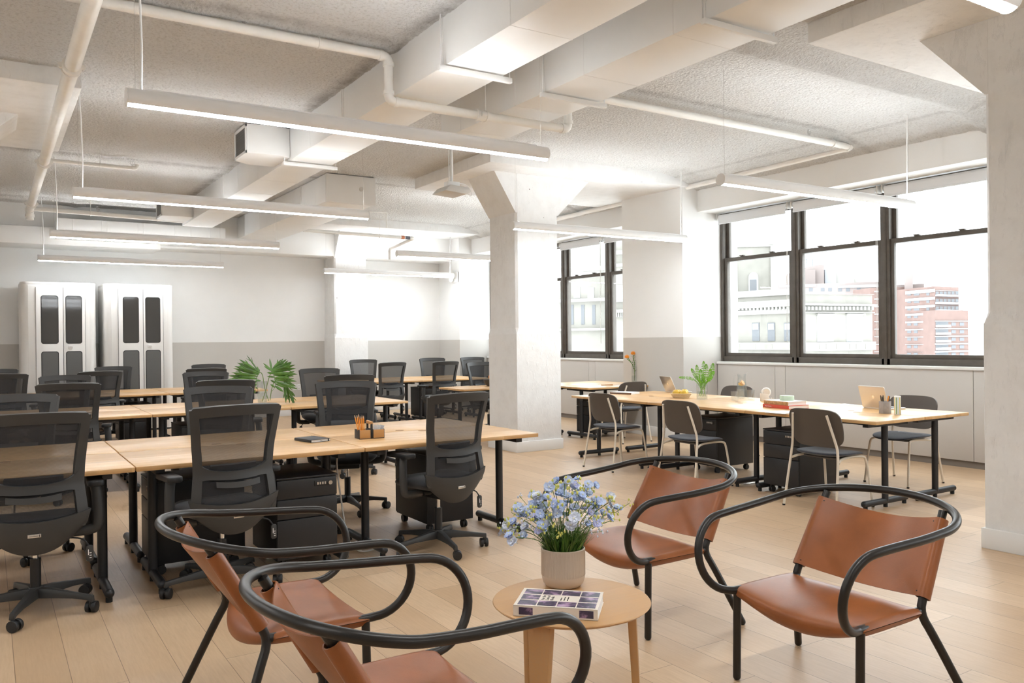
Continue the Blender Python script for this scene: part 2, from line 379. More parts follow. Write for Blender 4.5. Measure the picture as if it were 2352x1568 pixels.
column(5.98, 15.52, ((-1, 0, .31), (1, 0, .42), (0, -1, .3)), 'rough white concrete column at the back wall')
column(-.62, 9.07, ((1, 0, .55), (0, 1, .45)), 'rough white concrete column whose bracket shows beside the fat ceiling pipe')
for n, (a, b, c, d), lb in ((4, (5.04, 8.3, 8.34, 10.38), 'flat white ceiling panel over the middle column'), (5, (5.0, 8.3, 1.5, 3.84), 'flat white ceiling panel over the nearest column'),
                   (6, (5.04, 8.3, 14.2, 15.2), 'flat white ceiling panel over the back column'), (7, (-1.6, .68, 7.62, 10.25), 'flat white ceiling panel with stains over the hidden column')):
    struct('trim_%d' % n, MB().box(a, b, c, d, 3.535, 3.8), m_column, lb, 'ceiling panel', bevel=.012)

# ------------------------------------------------------------ windows and blinds
def window(i, a, b, n=4):
    XF0, XF1, z0, z1 = 8.955, 9.10, 1.085, 3.21
    root = thing('window_%d' % i, ['dark bronze windows of the bay behind the viewer', 'dark bronze triple sash window beside the long table', 'dark bronze sash window between the two columns'][i-1], 'window', (0, 0, 0)); root['kind'] = 'structure'
    fr = MB(); p = (b-a)/n
    fr.box(XF0, XF1, a, b, z0, z0+.075).box(XF0, XF1, a, b, z1-.07, z1)
    for k in range(n+1):
        c = a+p*k; hw = .055 if 0 < k < n else .05
        lo, hi = (c-hw, c+hw) if 0 < k < n else ((a, a+.05) if k == 0 else (b-.05, b))
        fr.box(XF0, XF1, lo, hi, z0, z1); fr.box(XF0-.012, XF0+.02, (lo+hi)/2-.018, (lo+hi)/2+.018, z0, z1)
    fr.build('frame', m_winframe, root, bevel=.003)
    for k in range(n):
        l, r = a+p*k+.052, a+p*(k+1)-.052
        for nm, xa, xb, za, zb, rb, rt in (('lower_sash', XF0+.02, XF0+.065, z0+.07, 2.57, .055, .055), ('upper_sash', XF0+.07, XF0+.115, 2.515, z1-.06, .05, .03)):
            s = MB().box(xa, xb, l, l+.052, za, zb).box(xa, xb, r-.052, r, za, zb).box(xa, xb, l+.052, r-.052, za, za+rb).box(xa, xb, l+.052, r-.052, zb-rt, zb)
            if nm == 'lower_sash':
                for q in (.28, .72): s.box(xa-.012, xa+.03, l+(r-l)*q-.03, l+(r-l)*q+.03, zb, zb+.018).box(xa-.03, xa, l+(r-l)*q-.012, l+(r-l)*q+.03, zb+.006, zb+.016)
            so = s.build(nm, m_winframe, root, bevel=.003)
            MB().box((xa+xb)/2-.002, (xa+xb)/2+.002, l+.05, r-.05, za+rb-.005, zb-rt+.005).build('pane', m_winglass, so)
    return p
for i, (a, b) in enumerate(BAYS): window(i+1, a, b)
BL = ['white roller blind over the window pane farthest along the long table', 'white roller blind over the middle pane beside the long table', 'white roller blind over the pane nearest the big column',
      'white roller blind rolled up beside the wide pier, above the orange flowers', 'white roller blind rolled up just beyond the middle column']
for k, (a, b) in enumerate(((7.13, 8.36), (5.84, 7.07), (4.55, 5.78), (9.75, 10.95), (11.02, 12.22))):
    r = thing('roller_blind', BL[k], 'blind', (8.88, (a+b)/2, 3.15), 0, 'roller blinds')
    L = (b-a)/2
    MB().cyl((0, -L+.02, 0), (0, L-.02, 0), .036, 20).build('roll', m_blind, r)
    MB().sheet(lambda u, v: (-.034, -L+.03+(2*L-.06)*u, -.085+.085*v), 2, 2, .003).build('fabric', m_blind, r)
    MB().box(-.044, -.026, -L+.03, L-.03, -.105, -.083).build('hem_bar', m_blind, r, bevel=.003)
    for s in (-1, 1): MB().box(-.045, .045, s*L-.008, s*L+.008, -.045, .045).build('bracket', m_ltgrey, r, bevel=.004)
    MB().tube([(-.02, -L+.015, 0), (-.03, -L+.012, -1.75), (-.03, -L+.02, -1.8), (-.03, -L+.028, -1.75), (-.02, -L+.03, 0)], .003, 6).build('bead_chain', m_ltgrey, r)

# ------------------------------------------------------------ ducts, pipes, ceiling things
def duct(name, label, x0, x1, y0, y1, z0, z1, seams, hangers):
    r = thing(name, label, 'duct', ((x0+x1)/2, y0, z0), 0, 'white ventilation ducts'); hw = (x1-x0)/2; L = y1-y0; H = z1-z0
    b = MB().box(-hw, hw, 0, L, 0, H)
    y = .45
    while y < L-.1:
        b.box(-hw-.0022, hw+.0022, y, y+.010, -.0022, H); y += .92
    b.build('body', m_duct, r, bevel=.003)
    for s in seams: MB().box(-hw-.012, hw+.012, s-y0, s-y0+.02, -.012, H).box(-hw-.006, hw+.006, s-y0-.018, s-y0, -.006, H).build('flange', m_duct, r, bevel=.002)
    for h in hangers:
        hb = MB().box(-hw-.06, hw+.06, h-y0, h-y0+.035, -.050, -.013).build('trapeze_hanger', m_duct, r, bevel=.002)
        for s in (-1, 1): MB().cyl((s*(hw+.045), h-y0+.017, -.05), (s*(hw+.045), h-y0+.017, H+.05), .005, 8).build('rod', m_duct, hb)
    return r
duct('ventilation_duct', 'long white rectangular duct nearest the fat ceiling pipe', 2.70, 3.17, 1.0, 14.2, 3.34, 3.69, (5.10, 7.0, 8.62, 11.4), (5.02, 8.55))
duct('ventilation_duct', 'wide white rectangular duct ending above the sprinkler pipe', 3.66, 4.18, .6, 6.95, 3.34, 3.69, (5.25, 3.55), (5.18, 3.48))
d3 = duct('ventilation_duct', 'boxy white duct ending between the round lamp and the middle column', 3.83, 4.52, 10.55, 15.15, 3.30, 3.67, (10.56, 11.6), ())
bd = thing('ventilation_duct', 'white duct lying crosswise in front of the back wall above the booths', 'duct', (.93, 14.60, 3.11), 0, 'white ventilation ducts')
b = MB().box(0, 2.55, 0, .62, 0, .29)
for q in (.22, .62, .70, 1.16, 1.24, 1.72, 1.98, 2.3): b.box(q, q+.012, -.003, .62, -.003, .29)
b.build('body', m_duct, bd, bevel=.003)
ip = MB().lathe([(.03, 0), (.03, .02), (.012, .03), (.001, .03)], 16).build('inspection_plug', m_ltgrey, d3); ip.location = (.14, 0, .2); ip.rotation_euler = (radians(90), 0, 0)
def outlet(y, label):
    r = thing('air_outlet_box', label, 'vent', (2.697, y, 3.365), 0, 'duct outlet boxes')
    MB().prism([(0, -.26), (0, .30), (-.30, .30), (-.44, .20), (-.44, -.26), (-.2, -.30)], 0, .30).build('box', m_duct, r, bevel=.003)
    g = MB().box(-.455, -.44, -.25, .20, .0, .03).box(-.455, -.44, -.25, .20, .27, .30).box(-.455, -.44, -.25, -.22, 0, .3).box(-.455, -.44, .17, .20, 0, .3)
    go = g.build('grille_frame', m_duct, r, bevel=.002)
    lv = MB()
    for k in range(8): lv.add([(-.456, -.23, .040+k*.029), (-.456, .18, .040+k*.029), (-.443, .18, .052+k*.029), (-.443, -.23, .052+k*.029)], [(0, 1, 2, 3)])
    lv.build('louvre', m_duct, go)
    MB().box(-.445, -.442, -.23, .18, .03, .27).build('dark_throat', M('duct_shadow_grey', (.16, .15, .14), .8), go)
outlet(8.78, 'white louvred outlet box sticking out of the duct above the second lamp'); outlet(13.6, 'small white louvred outlet box farther along the same duct')

def pipe(name, label, pts, r, rings=(), cat='pipe', group='ceiling pipes', rods=(), m=None, heads=()):
    P0 = Vector(pts[0]); t = thing(name, label, cat, P0, 0, group)
    mb = MB()
    Q = [Vector(p)-P0 for p in pts]; path = [Q[0]]
    for a, b, c in zip(Q, Q[1:], Q[2:]):            # round elbows
        d1 = (a-b).normalized(); d2 = (c-b).normalized(); k = r*1.5
        for j in range(6):
            u = j/5; path.append((b+d1*k)*(1-u)**2 + b*2*u*(1-u) + (b+d2*k)*u*u)
    path.append(Q[-1]); mb.tube(path, r, 16)
    for b in Q[1:-1]:
        i = Q.index(b)
        for o in (Q[i-1], Q[i+1]):
            d = (o-b).normalized(); mb.cyl(b+d*r*1.3, b+d*r*2.1, r*1.18, 16)
    mb.build('pipe', m or m_pipe, t)
    for p, d in rings:
        p = Vector(p)-P0; d = Vector(d)
        k = MB().cyl(p-d*.045, p+d*.045, r*1.16, 18).cyl(p-d*.05, p-d*.035, r*1.3, 18).cyl(p+d*.035, p+d*.05, r*1.3, 18)
        s = d.cross(Vector((0, 0, 1)))
        for q in (-1, 1): k.cyl(p+s*q*r*1.35-d*.02, p+s*q*r*1.35+d*.02, .018, 8)
        k.build('coupling', m_pipe, t)
    for p in rods:
        p = Vector(p)-P0; k = MB().cyl(p, p+Vector((0, 0, 3.70-(p+P0).z)), .005, 8)
        k.tube([p+Vector((0, sin(a)*r*1.12, cos(a)*r*1.12)) if abs(Q[1].x-Q[0].x) > abs(Q[1].y-Q[0].y) else p+Vector((sin(a)*r*1.12, 0, cos(a)*r*1.12)) for a in [2*pi*j/12 for j in range(12)]], .006, 6, closed=True)
        k.build('hanger', m_pipe, t)
    for p in heads:
        p = Vector(p)-P0
        h = MB().cyl(p, p+Vector((0, 0, r+.025)), .014, 10).tube([p+Vector((-.018, 0, r+.02)), p+Vector((-.022, 0, r+.05)), p+Vector((-.008, 0, r+.075))], .004, 6).tube([p+Vector((.018, 0, r+.02)), p+Vector((.022, 0, r+.05)), p+Vector((.008, 0, r+.075))], .004, 6)
        h.cyl(p+Vector((0, 0, r+.075)), p+Vector((0, 0, r+.079)), .024, 12).cyl(p+Vector((0, 0, r+.03)), p+Vector((0, 0, r+.07)), .004, 6)
        h.build('sprinkler_head', m_chrome, t)
    return t
pipe('drain_pipe', 'fat white drain pipe running under the ceiling toward the phone booths', [(.52, 1.5, 3.40), (.54, 13.9, 3.40), (.54, 13.9, 3.25)], .052, (((.525, 6.6, 3.40), (0, 1, 0)), ((.535, 10.2, 3.40), (0, 1, 0)), ((.54, 13.3, 3.40), (0, 1, 0))))
pipe('sprinkler_pipe', 'cream sprinkler pipe dipping under both big ducts', [(-.6, 5.79, 3.60), (2.60, 5.79, 3.60), (2.60, 5.79, 3.26), (4.30, 5.79, 3.26), (4.30, 5.79, 3.59), (8.30, 5.79, 3.575), (8.30, 11.6, 3.50)], .036,
     (((3.42, 5.79, 3.26), (1, 0, 0)),), rods=((2.05, 5.79, 3.60), (3.46, 5.79, 3.26), (7.95, 5.79, 3.575), (8.30, 8.2, 3.54), (8.30, 10.6, 3.515)), heads=((1.52, 5.79, 3.59), (7.55, 5.79, 3.575), (8.30, 9.7, 3.525)))
pipe('sprinkler_pipe', 'thin white sprinkler pipe branching off behind the drain pipe', [(.56, 10.85, 3.55), (1.55, 10.85, 3.55), (1.55, 10.85, 3.60)], .024, rods=((1.15, 10.85, 3.55),), heads=((1.5, 10.85, 3.55),))
pipe('sprinkler_pipe', 'white sprinkler pipe crossing in front of the back wall above the booths', [(.6, 14.05, 3.44), (2.68, 14.05, 3.40)], .034, rods=((1.35, 14.05, 3.425), (2.3, 14.05, 3.41)), heads=((1.45, 14.05, 3.425),))
cp = pipe('sprinkler_pipe', 'white pipe with a copper coupling ending near the back column', [(4.55, 13.7, 3.33), (6.62, 13.7, 3.31), (6.50, 14.5, 3.18), (6.50, 14.5, 2.98)], .028, rods=((5.95, 13.7, 3.315),))
MB().cyl((1.82, 0, -.018), (1.88, 0, -.018), .033, 14).build('copper_ring', M('copper', (.55, .22, .13), .35, .8), cp)
MB().cyl((1.90, 0, -.018), (1.99, 0, -.019), .031, 14).build('grey_sleeve', M('slate_sleeve', (.12, .12, .15), .5), cp)
pipe('conduit', 'thin white conduit along the ceiling beside the middle column', [(4.56, 12.6, 3.56), (5.6, 12.6, 3.55), (5.6, 12.6, 3.30)], .010)
# device on a pole
r = thing('wireless_access_point', 'white wedge shaped device hung on a pole beside the middle column', 'device', (4.43, 8.17, 3.10))
MB().tube([(0, 0, .02), (0, 0, .55)], .016, 10).build('pole', m_duct, r)
MB().tube([(-.035, 0, .06), (-.035, 0, .55)], .006, 8).build('conduit', m_duct, r)
MB().prism([(-.17, -.02), (-.10, .05), (.13, .04), (.17, -.01), (.10, -.04)], -.16, .16, 'xz').build('housing', m_ltgrey, r, bevel=.006)
MB().box(-.075, .075, -.05, .05, .04, .11).build('bracket', m_duct, r, bevel=.004)
MB().tube(smoothpath([(.06, 0, .10), (.16, 0, .11), (.25, 0, .05), (.27, 0, -.03), (.20, 0, .0), (.14, 0, .02)], 3), .005, 6).build('cable', m_trim, r)
r = thing('emergency_light', 'small square white fixture on the corner pier beyond the far lamp', 'fixture', (8.19, 14.98, 2.73))
MB().box(-.03, 0, -.11, .11, -.11, .11).build('backplate', m_trim, r, bevel=.004)
MB().tube([(-.03, 0, 0), (-.06, 0, -.01)], .03, 12).build('knuckle', m_ltgrey, r); MB().lathe([(.02, 0), (.045, .03), (.045, .07), (.001, .07)], 16).build('lamp_head', m_trim, r).location = (-.10, .02, -.10)
for n, (x, z) in enumerate(((5.03, .55), (5.11, .55))):
    r = thing('wall_outlet', ['white wall outlet behind the big cut leaves', 'white switch plate beside the outlet near the back column'][n], 'outlet', (x, Y1, z))
    MB().prism(rrect(-.035, .035, -.057, .057, .006), -.008, 0, 'xz').build('plate', m_trim, r, bevel=.002)
    for s in (-1, 1): MB().box(-.012, .012, -.0095, -.008, s*.024-.012, s*.024+.012).build('socket', m_ltgrey, r)
r = thing('floor_box', 'flat metal floor outlet cover under the long table', 'floor outlet', (6.27, 5.62, 0)); MB().box(-.10, .10, -.10, .10, 0, .004).build('plate', m_silver, r, bevel=.001); MB().box(-.06, .06, -.06, .06, .004, .006).build('lid', m_silver, r)

# ------------------------------------------------------------ linear lamps
def lamp_proto():
    R = .051; L = 2.74; r = thing('pendant_lamp', 'x', 'lamp', (0, 0, 0), 0, 'white tube pendant lamps')
    a0, a1 = radians(-46), radians(226); arc = [(R*cos(a0+(a1-a0)*k/22), R*sin(a0+(a1-a0)*k/22)) for k in range(23)]
    MB().prism([(x, z) for x, z in arc], .004, L-.004, 'yz').build('housing', m_lampbody, r, ang=25)
    low = [(R*cos(radians(226+88*k/8))*.985, R*sin(radians(226+88*k/8))*.93) for k in range(9)]
    MB().prism([(x, z) for x, z in low], .006, L-.006, 'yz').build('diffuser', m_lampglow, r, ang=25)
    MB().box(.10, L-.10, -.012, .012, R-.006, R+.001).build('added_uplight', m_lampup, r)  # invented uplight on top of the lamp, added to brighten the ceiling
    MB().box(.09, L-.09, -.0150, -.0125, R-.006, R+.005).box(.09, L-.09, .0125, .0150, R-.006, R+.005).build('added_slot_lip', m_lampbody, r)  # lips hide the added uplight from below
    for x in (0, L): MB().cyl((x-.003, 0, 0), (x+.003, 0, 0), R, 30).build('end_cap', m_lampbody, r)
    for x in (.045, L-.045): MB().cyl((x, 0, R), (x, 0, .95), .0013, 6).build('suspension_wire', m_ltgrey, r)
    MB().tube([(.075, 0, R), (.08, .005, .3), (.072, 0, .6), (.055, 0, .945)], .0062, 8).build('power_cord', m_trim, r)
    MB().lathe([(.055, .93), (.06, .938), (.06, .945)], 24, (.045, 0, 0)).build('canopy', m_trim, r)
    return r
LAMPS = [(.64, 4.82, 'x', 'white tube pendant lamp over the near row of desks'), (.64, 8.09, 'x', 'white tube pendant lamp over the second row of desks'), (.64, 11.22, 'x', 'white tube pendant lamp over the third row of desks'),
    (.66, 14.45, 'x', 'white tube pendant lamp right in front of the phone booths'), (.68, 1.68, 'x', 'white tube pendant lamp whose end shows above the nearest column'), (5.18, 4.85, 'f', 'white tube pendant lamp crossing the window above the long table'),
    (5.14, 8.02, 'f', 'white tube pendant lamp in front of the middle column'), (5.24, 11.43, 'f', 'white tube pendant lamp cut off behind the middle column'), (5.30, 14.80, 'f', 'white tube pendant lamp in front of the back column'), (5.18, 1.6, 'f', 'white tube pendant lamp added as unseen fill beside the leather chairs, over the nearest column'), (.68, -1.6, 'x', 'white tube pendant lamp behind the viewer'), (5.2, -1.6, 'f', 'white tube pendant lamp added as unseen fill behind the viewer near the windows')]+[(-3.3, y, 'x', 'white tube pendant lamp added as unseen fill beyond the view, %s row from the viewer' % q) for y, q in ((1.68, 'first'), (4.82, 'second'), (8.09, 'third'), (11.22, 'fourth'))]  # lamps out of view continue the grid, added for fill light
p0 = lamp_proto()
for i, (x, y, side, lb) in enumerate(LAMPS):
    if i in (9,): x = 6.6
    o = p0 if i == 0 else dup(p0)
    o.location = (x, y, 2.75); o['label'] = lb
    if side == 'f':           # these have their cord at the window end
        for c in o.children:
            if c.name.startswith(('power_cord', 'canopy')): c.rotation_euler = (0, 0, pi); c.location = (2.74, 0, 0)

# ------------------------------------------------------------ phone booths
def booth(x, label, y=14.65):
    r = thing('phone_booth', label, 'booth', (x, y, 0), 0, 'white phone booths'); Wd, D, H = 1.045, .95, 2.40
    def outline(k=0): return rrect(k, Wd-k, k, D-k, .12, 7)
    MB().prism(outline(), .03, H-.035).build('shell', m_booth, r, ang=20)
    MB().prism(outline(), H-.033, H).build('roof', m_booth, r, bevel=.003, ang=20)
    MB().prism(outline(.02), 0, .03).build('plinth', m_dkplastic, r)
    MB().box(.10, Wd-.10, -.006, .01, .05, H-.05).build('front_frame', m_booth, r, bevel=.002)
    xs = ((.205, .573), (.579, .880))
    for n, (a, b) in enumerate(xs):
        d = MB(); d.prism(rrect(a, b, .08, 2.322, .006), -.022, -.006, 'xz')
        do = d.build('door', m_booth, r, bevel=.002)
        c0, c1 = ((.277, .505), (.614, .832))[n]
        for za, zb, mm in ((1.445, 2.185, m_boothglass), (.25, 1.315, m_boothlow)):
            MB().prism(rrect(c0-.006, c1+.006, za-.006, zb+.006, .036), -.0235, -.021, 'xz').build('gasket', m_rubber, do)
            MB().prism(rrect(c0+.004, c1-.004, za+.004, zb-.004, .03), -.025, -.0225, 'xz').build('pane', mm, do)
    h = do
    MB().prism(rrect(.635, .705, 1.352, 1.412, .029), -.030, -.021, 'xz').build('handle', m_booth, h, bevel=.003)
    MB().prism(rrect(.655, .702, 1.37, 1.396, .006), -.0315, -.0295, 'xz').build('handle_slot', m_ltgrey, h)
    MB().box(.203, .204, -.0225, -.006, .06, 2.32).box(.5745, .5775, -.0222, -.006, .08, 2.32).box(.881, .882, -.0225, -.006, .06, 2.32).build('door_gap', m_rubber, r)
booth(.43, 'white phone booth farther from the windows, with four dark round-cornered panes'); booth(1.585, 'white phone booth nearer the windows, with four dark round-cornered panes')
# ------------------------------------------------------------ desks
def desk_proto(L=1.36, D=.745, H=.74):
    """sits with its near long edge on the local x axis, its left end at x = 0"""
    r = thing('desk', 'x', 'desk', (0, 0, 0))
    t = MB().box(.002, L-.002, .002, D-.002, H-.027, H)
    t.build('desktop', m_desk, r, bevel=.003)
    MB().lathe([(.032, H-.001), (.032, H+.0012), (.001, H+.0012)], 24, (L*.55, D-.06, 0)).build('grommet', M('grommet_wood', (.36, .20, .09), .6) if 'grommet_wood' not in bpy.data.materials else bpy.data.materials['grommet_wood'], r)  # ring in its own dark wood colour
    MB().box(.16, L-.16, D*.38, D*.38+.05, H-.067, H-.028).box(.16, L-.16, D*.62, D*.62+.05, H-.067, H-.028).build('under_frame', m_blackmetal, r, bevel=.003)
    for x in (.135, L-.135):
        lg = MB().cyl((x, .345, .05), (x, .345, H-.03), .0275, 20)
        lg.tube([(x, .03, .052), (x, .66, .052)], .026, 18)
        lg.ball((x, .03, .052), .026).ball((x, .66, .052), .026)
        lg.box(x-.025, x+.025, .06, D-.08, H-.062, H-.028)
        lo = lg.build('leg', m_blackmetal, r)
        for y in (.05, .35, .64): MB().cyl((x, y, 0), (x, y, .03), .018, 12).build('foot_glide', m_rubber, lo)
    return r
DP = desk_proto(); used = []
def desk(x, y, rz, label, group):
    o = DP if not used else dup(DP); used.append(o)
    o.location = (x, y, 0); o.rotation_euler = (0, 0, rz); o['label'] = label; o['group'] = group
    return o
P = 1.363
G1, G2, G3, G4 = 'desks of the near row', 'desks of the second row', 'desks of the third row', 'desks of the long window table'
for k, (a, b) in enumerate((('wooden desk under the nearest office chair, cut by the picture edge', 'wooden desk on the far side of the near row, behind the cut off chair'),
                            ('wooden desk with the black notebook on it', 'wooden desk across from the notebook desk in the near row'),
                            ('wooden desk with the pencil caddy, at the end of the near row', 'wooden desk across from the pencil caddy, at the end of the near row'))):
    x = -.67+P*k
    desk(x, 5.0, 0, a, G1); desk(x+P, 6.495, pi, b, G1)
for k, (a, b) in enumerate((('wooden desk of the second row cut by the picture edge', 'wooden desk on the far side of the second row, cut by the picture edge'),
                            ('wooden desk of the second row left of its visible seam', 'wooden desk on the far side of the second row, left of its visible seam'),
                            ('wooden desk of the second row in front of the vase of big cut leaves', 'wooden desk that carries the vase of big cut leaves'),
                            ('wooden desk at the free right end of the second row', 'wooden desk behind the free right end of the second row'))):
    x = -1.38+P*k
    desk(x, 8.60, 0, a, G2); desk(x+P, 10.095, pi, b, G2)
for k, (a, b) in enumerate((('wooden desk of the third row cut by the picture edge', 'wooden desk on the far side of the third row, cut by the picture edge'),
                            ('wooden desk of the third row in front of the second phone booth', 'wooden desk on the far side of the third row, nearest the second phone booth'),
                            ('wooden desk at the right end of the third row behind the stacked up chairs', 'wooden desk at the far right end of the third row'))):
    x = -.62+P*k
    desk(x, 12.10, 0, a, G3); desk(x+P, 13.595, pi, b, G3)
for k, (a, b) in enumerate((('wooden desk in front of the back column', 'wooden desk on the far side of the back row, nearest the back column'), ('wooden desk of the back row nearest the far windows', 'wooden desk on the far side of the back row, nearest the far windows'))):
    x = 4.995+P*k
    desk(x, 12.88, 0, a, 'desks before the back column'); desk(x+P, 14.375, pi, b, 'desks before the back column')
desk(5.60, 10.06, 0, 'wooden desk with the dark bowl of fruit, half hidden by the column', 'desks behind the middle column')
desk(7.09, 9.13, 0, 'sunlit wooden desk in front of the wide window pier', 'desks beside the window pier')
desk(7.09+P, 10.625, pi, 'sunlit wooden desk carrying the vase of orange flowers', 'desks beside the window pier')
for k, (a, b) in enumerate((('wooden desk at the near table end, toward the leather chairs', 'wooden desk at the near table end, under the open laptop'),
                            ('middle wooden desk of the long table, on the side of the column', 'middle wooden desk of the long table, on the window side'),
                            ('wooden desk at the far end of the long table with a book on it', 'wooden desk at the far end of the long table carrying the silver laptop'))):
    y = 3.985+P*k
    desk(6.0, y+P, -pi/2, a, G4).scale.y = .915; desk(7.365, y, pi/2, b, G4).scale.y = .915

# ------------------------------------------------------------ drawer units
def pedestal_proto():
    r = thing('drawer_pedestal', 'x', 'drawer unit', (0, 0, 0)); w, d, h = .39, .56, .585
    MB().box(-w/2, w/2, .02, d, .07, h-.012).build('body', m_blackmetal, r, bevel=.004)
    MB().box(-w/2-.003, w/2+.003, -.002, d+.002, h-.011, h).build('top_panel', m_blackmetal, r, bevel=.003)
    zs = (.075, .325, .450, .572)
    for k in range(3):
        f = MB().box(-w/2+.002, w/2-.002, 0, .019, zs[k]+.003, zs[k+1]-.003).build('drawer', m_blackmetal, r, bevel=.003)
        if k == 2:
            MB().prism(rrect(.045, .165, .515, .550, .004), -.004, .001, 'xz').build('lock_plate', m_dkplastic, f, bevel=.001)
            MB().cyl((.145, -.018, .533), (.145, -.003, .533), .013, 18).build('lock_knob', m_chrome, f)
            n = MB()
            for q in range(4): n.box(.062+q*.016, .071+q*.016, -.006, -.003, .525, .541)
            n.build('number_dials', m_silver, f)
    for x in (-w/2+.05, w/2-.05):
        for y in (.06, d-.06): MB().cyl((x-.018, y, .028), (x-.004, y, .028), .028, 18).cyl((x+.004, y, .028), (x+.018, y, .028), .028, 18).box(x-.008, x+.008, y-.02, y+.02, .03, .072).build('caster', m_dkplastic, r)
    return r
PP = pedestal_proto(); pu = []
def pedestal(x, y, rz, label):
    o = PP if not pu else dup(PP); pu.append(o); o.location = (x, y, 0); o.rotation_euler = (0, 0, rz); o['label'] = label; o['group'] = 'black drawer units'
pedestal(1.69, 5.06, 0, 'black three-drawer unit with number lock under the notebook desk')
pedestal(.835, 5.62, pi/2+pi, 'black drawer unit side on, under the desk left of the notebook chair')
pedestal(2.92, 6.02, pi, 'black drawer unit seen from behind, under the end desk of the near row')
pedestal(3.52, 8.70, 0, 'black drawer unit with silver lock under the right end of the second row')
pedestal(1.85, 8.85, 0, 'black drawer unit under the second row behind the notebook chair')
pedestal(.55, 9.0, 0, 'black drawer unit under the second row near its seam')
pedestal(1.75, 12.6, 0, 'black drawer unit under the third row before the second booth')
pedestal(6.75, 13.2, 0, 'black drawer unit under the desk before the back column')
pedestal(6.05, 4.98, -pi/2, 'black three-drawer unit facing the leather chairs under the long table')
pedestal(6.42, 6.30, -pi/2, 'black drawer unit behind the second umber chair under the long table')
pedestal(7.30, 9.50, -pi/2, 'black drawer unit under the sunlit desk by the window pier')

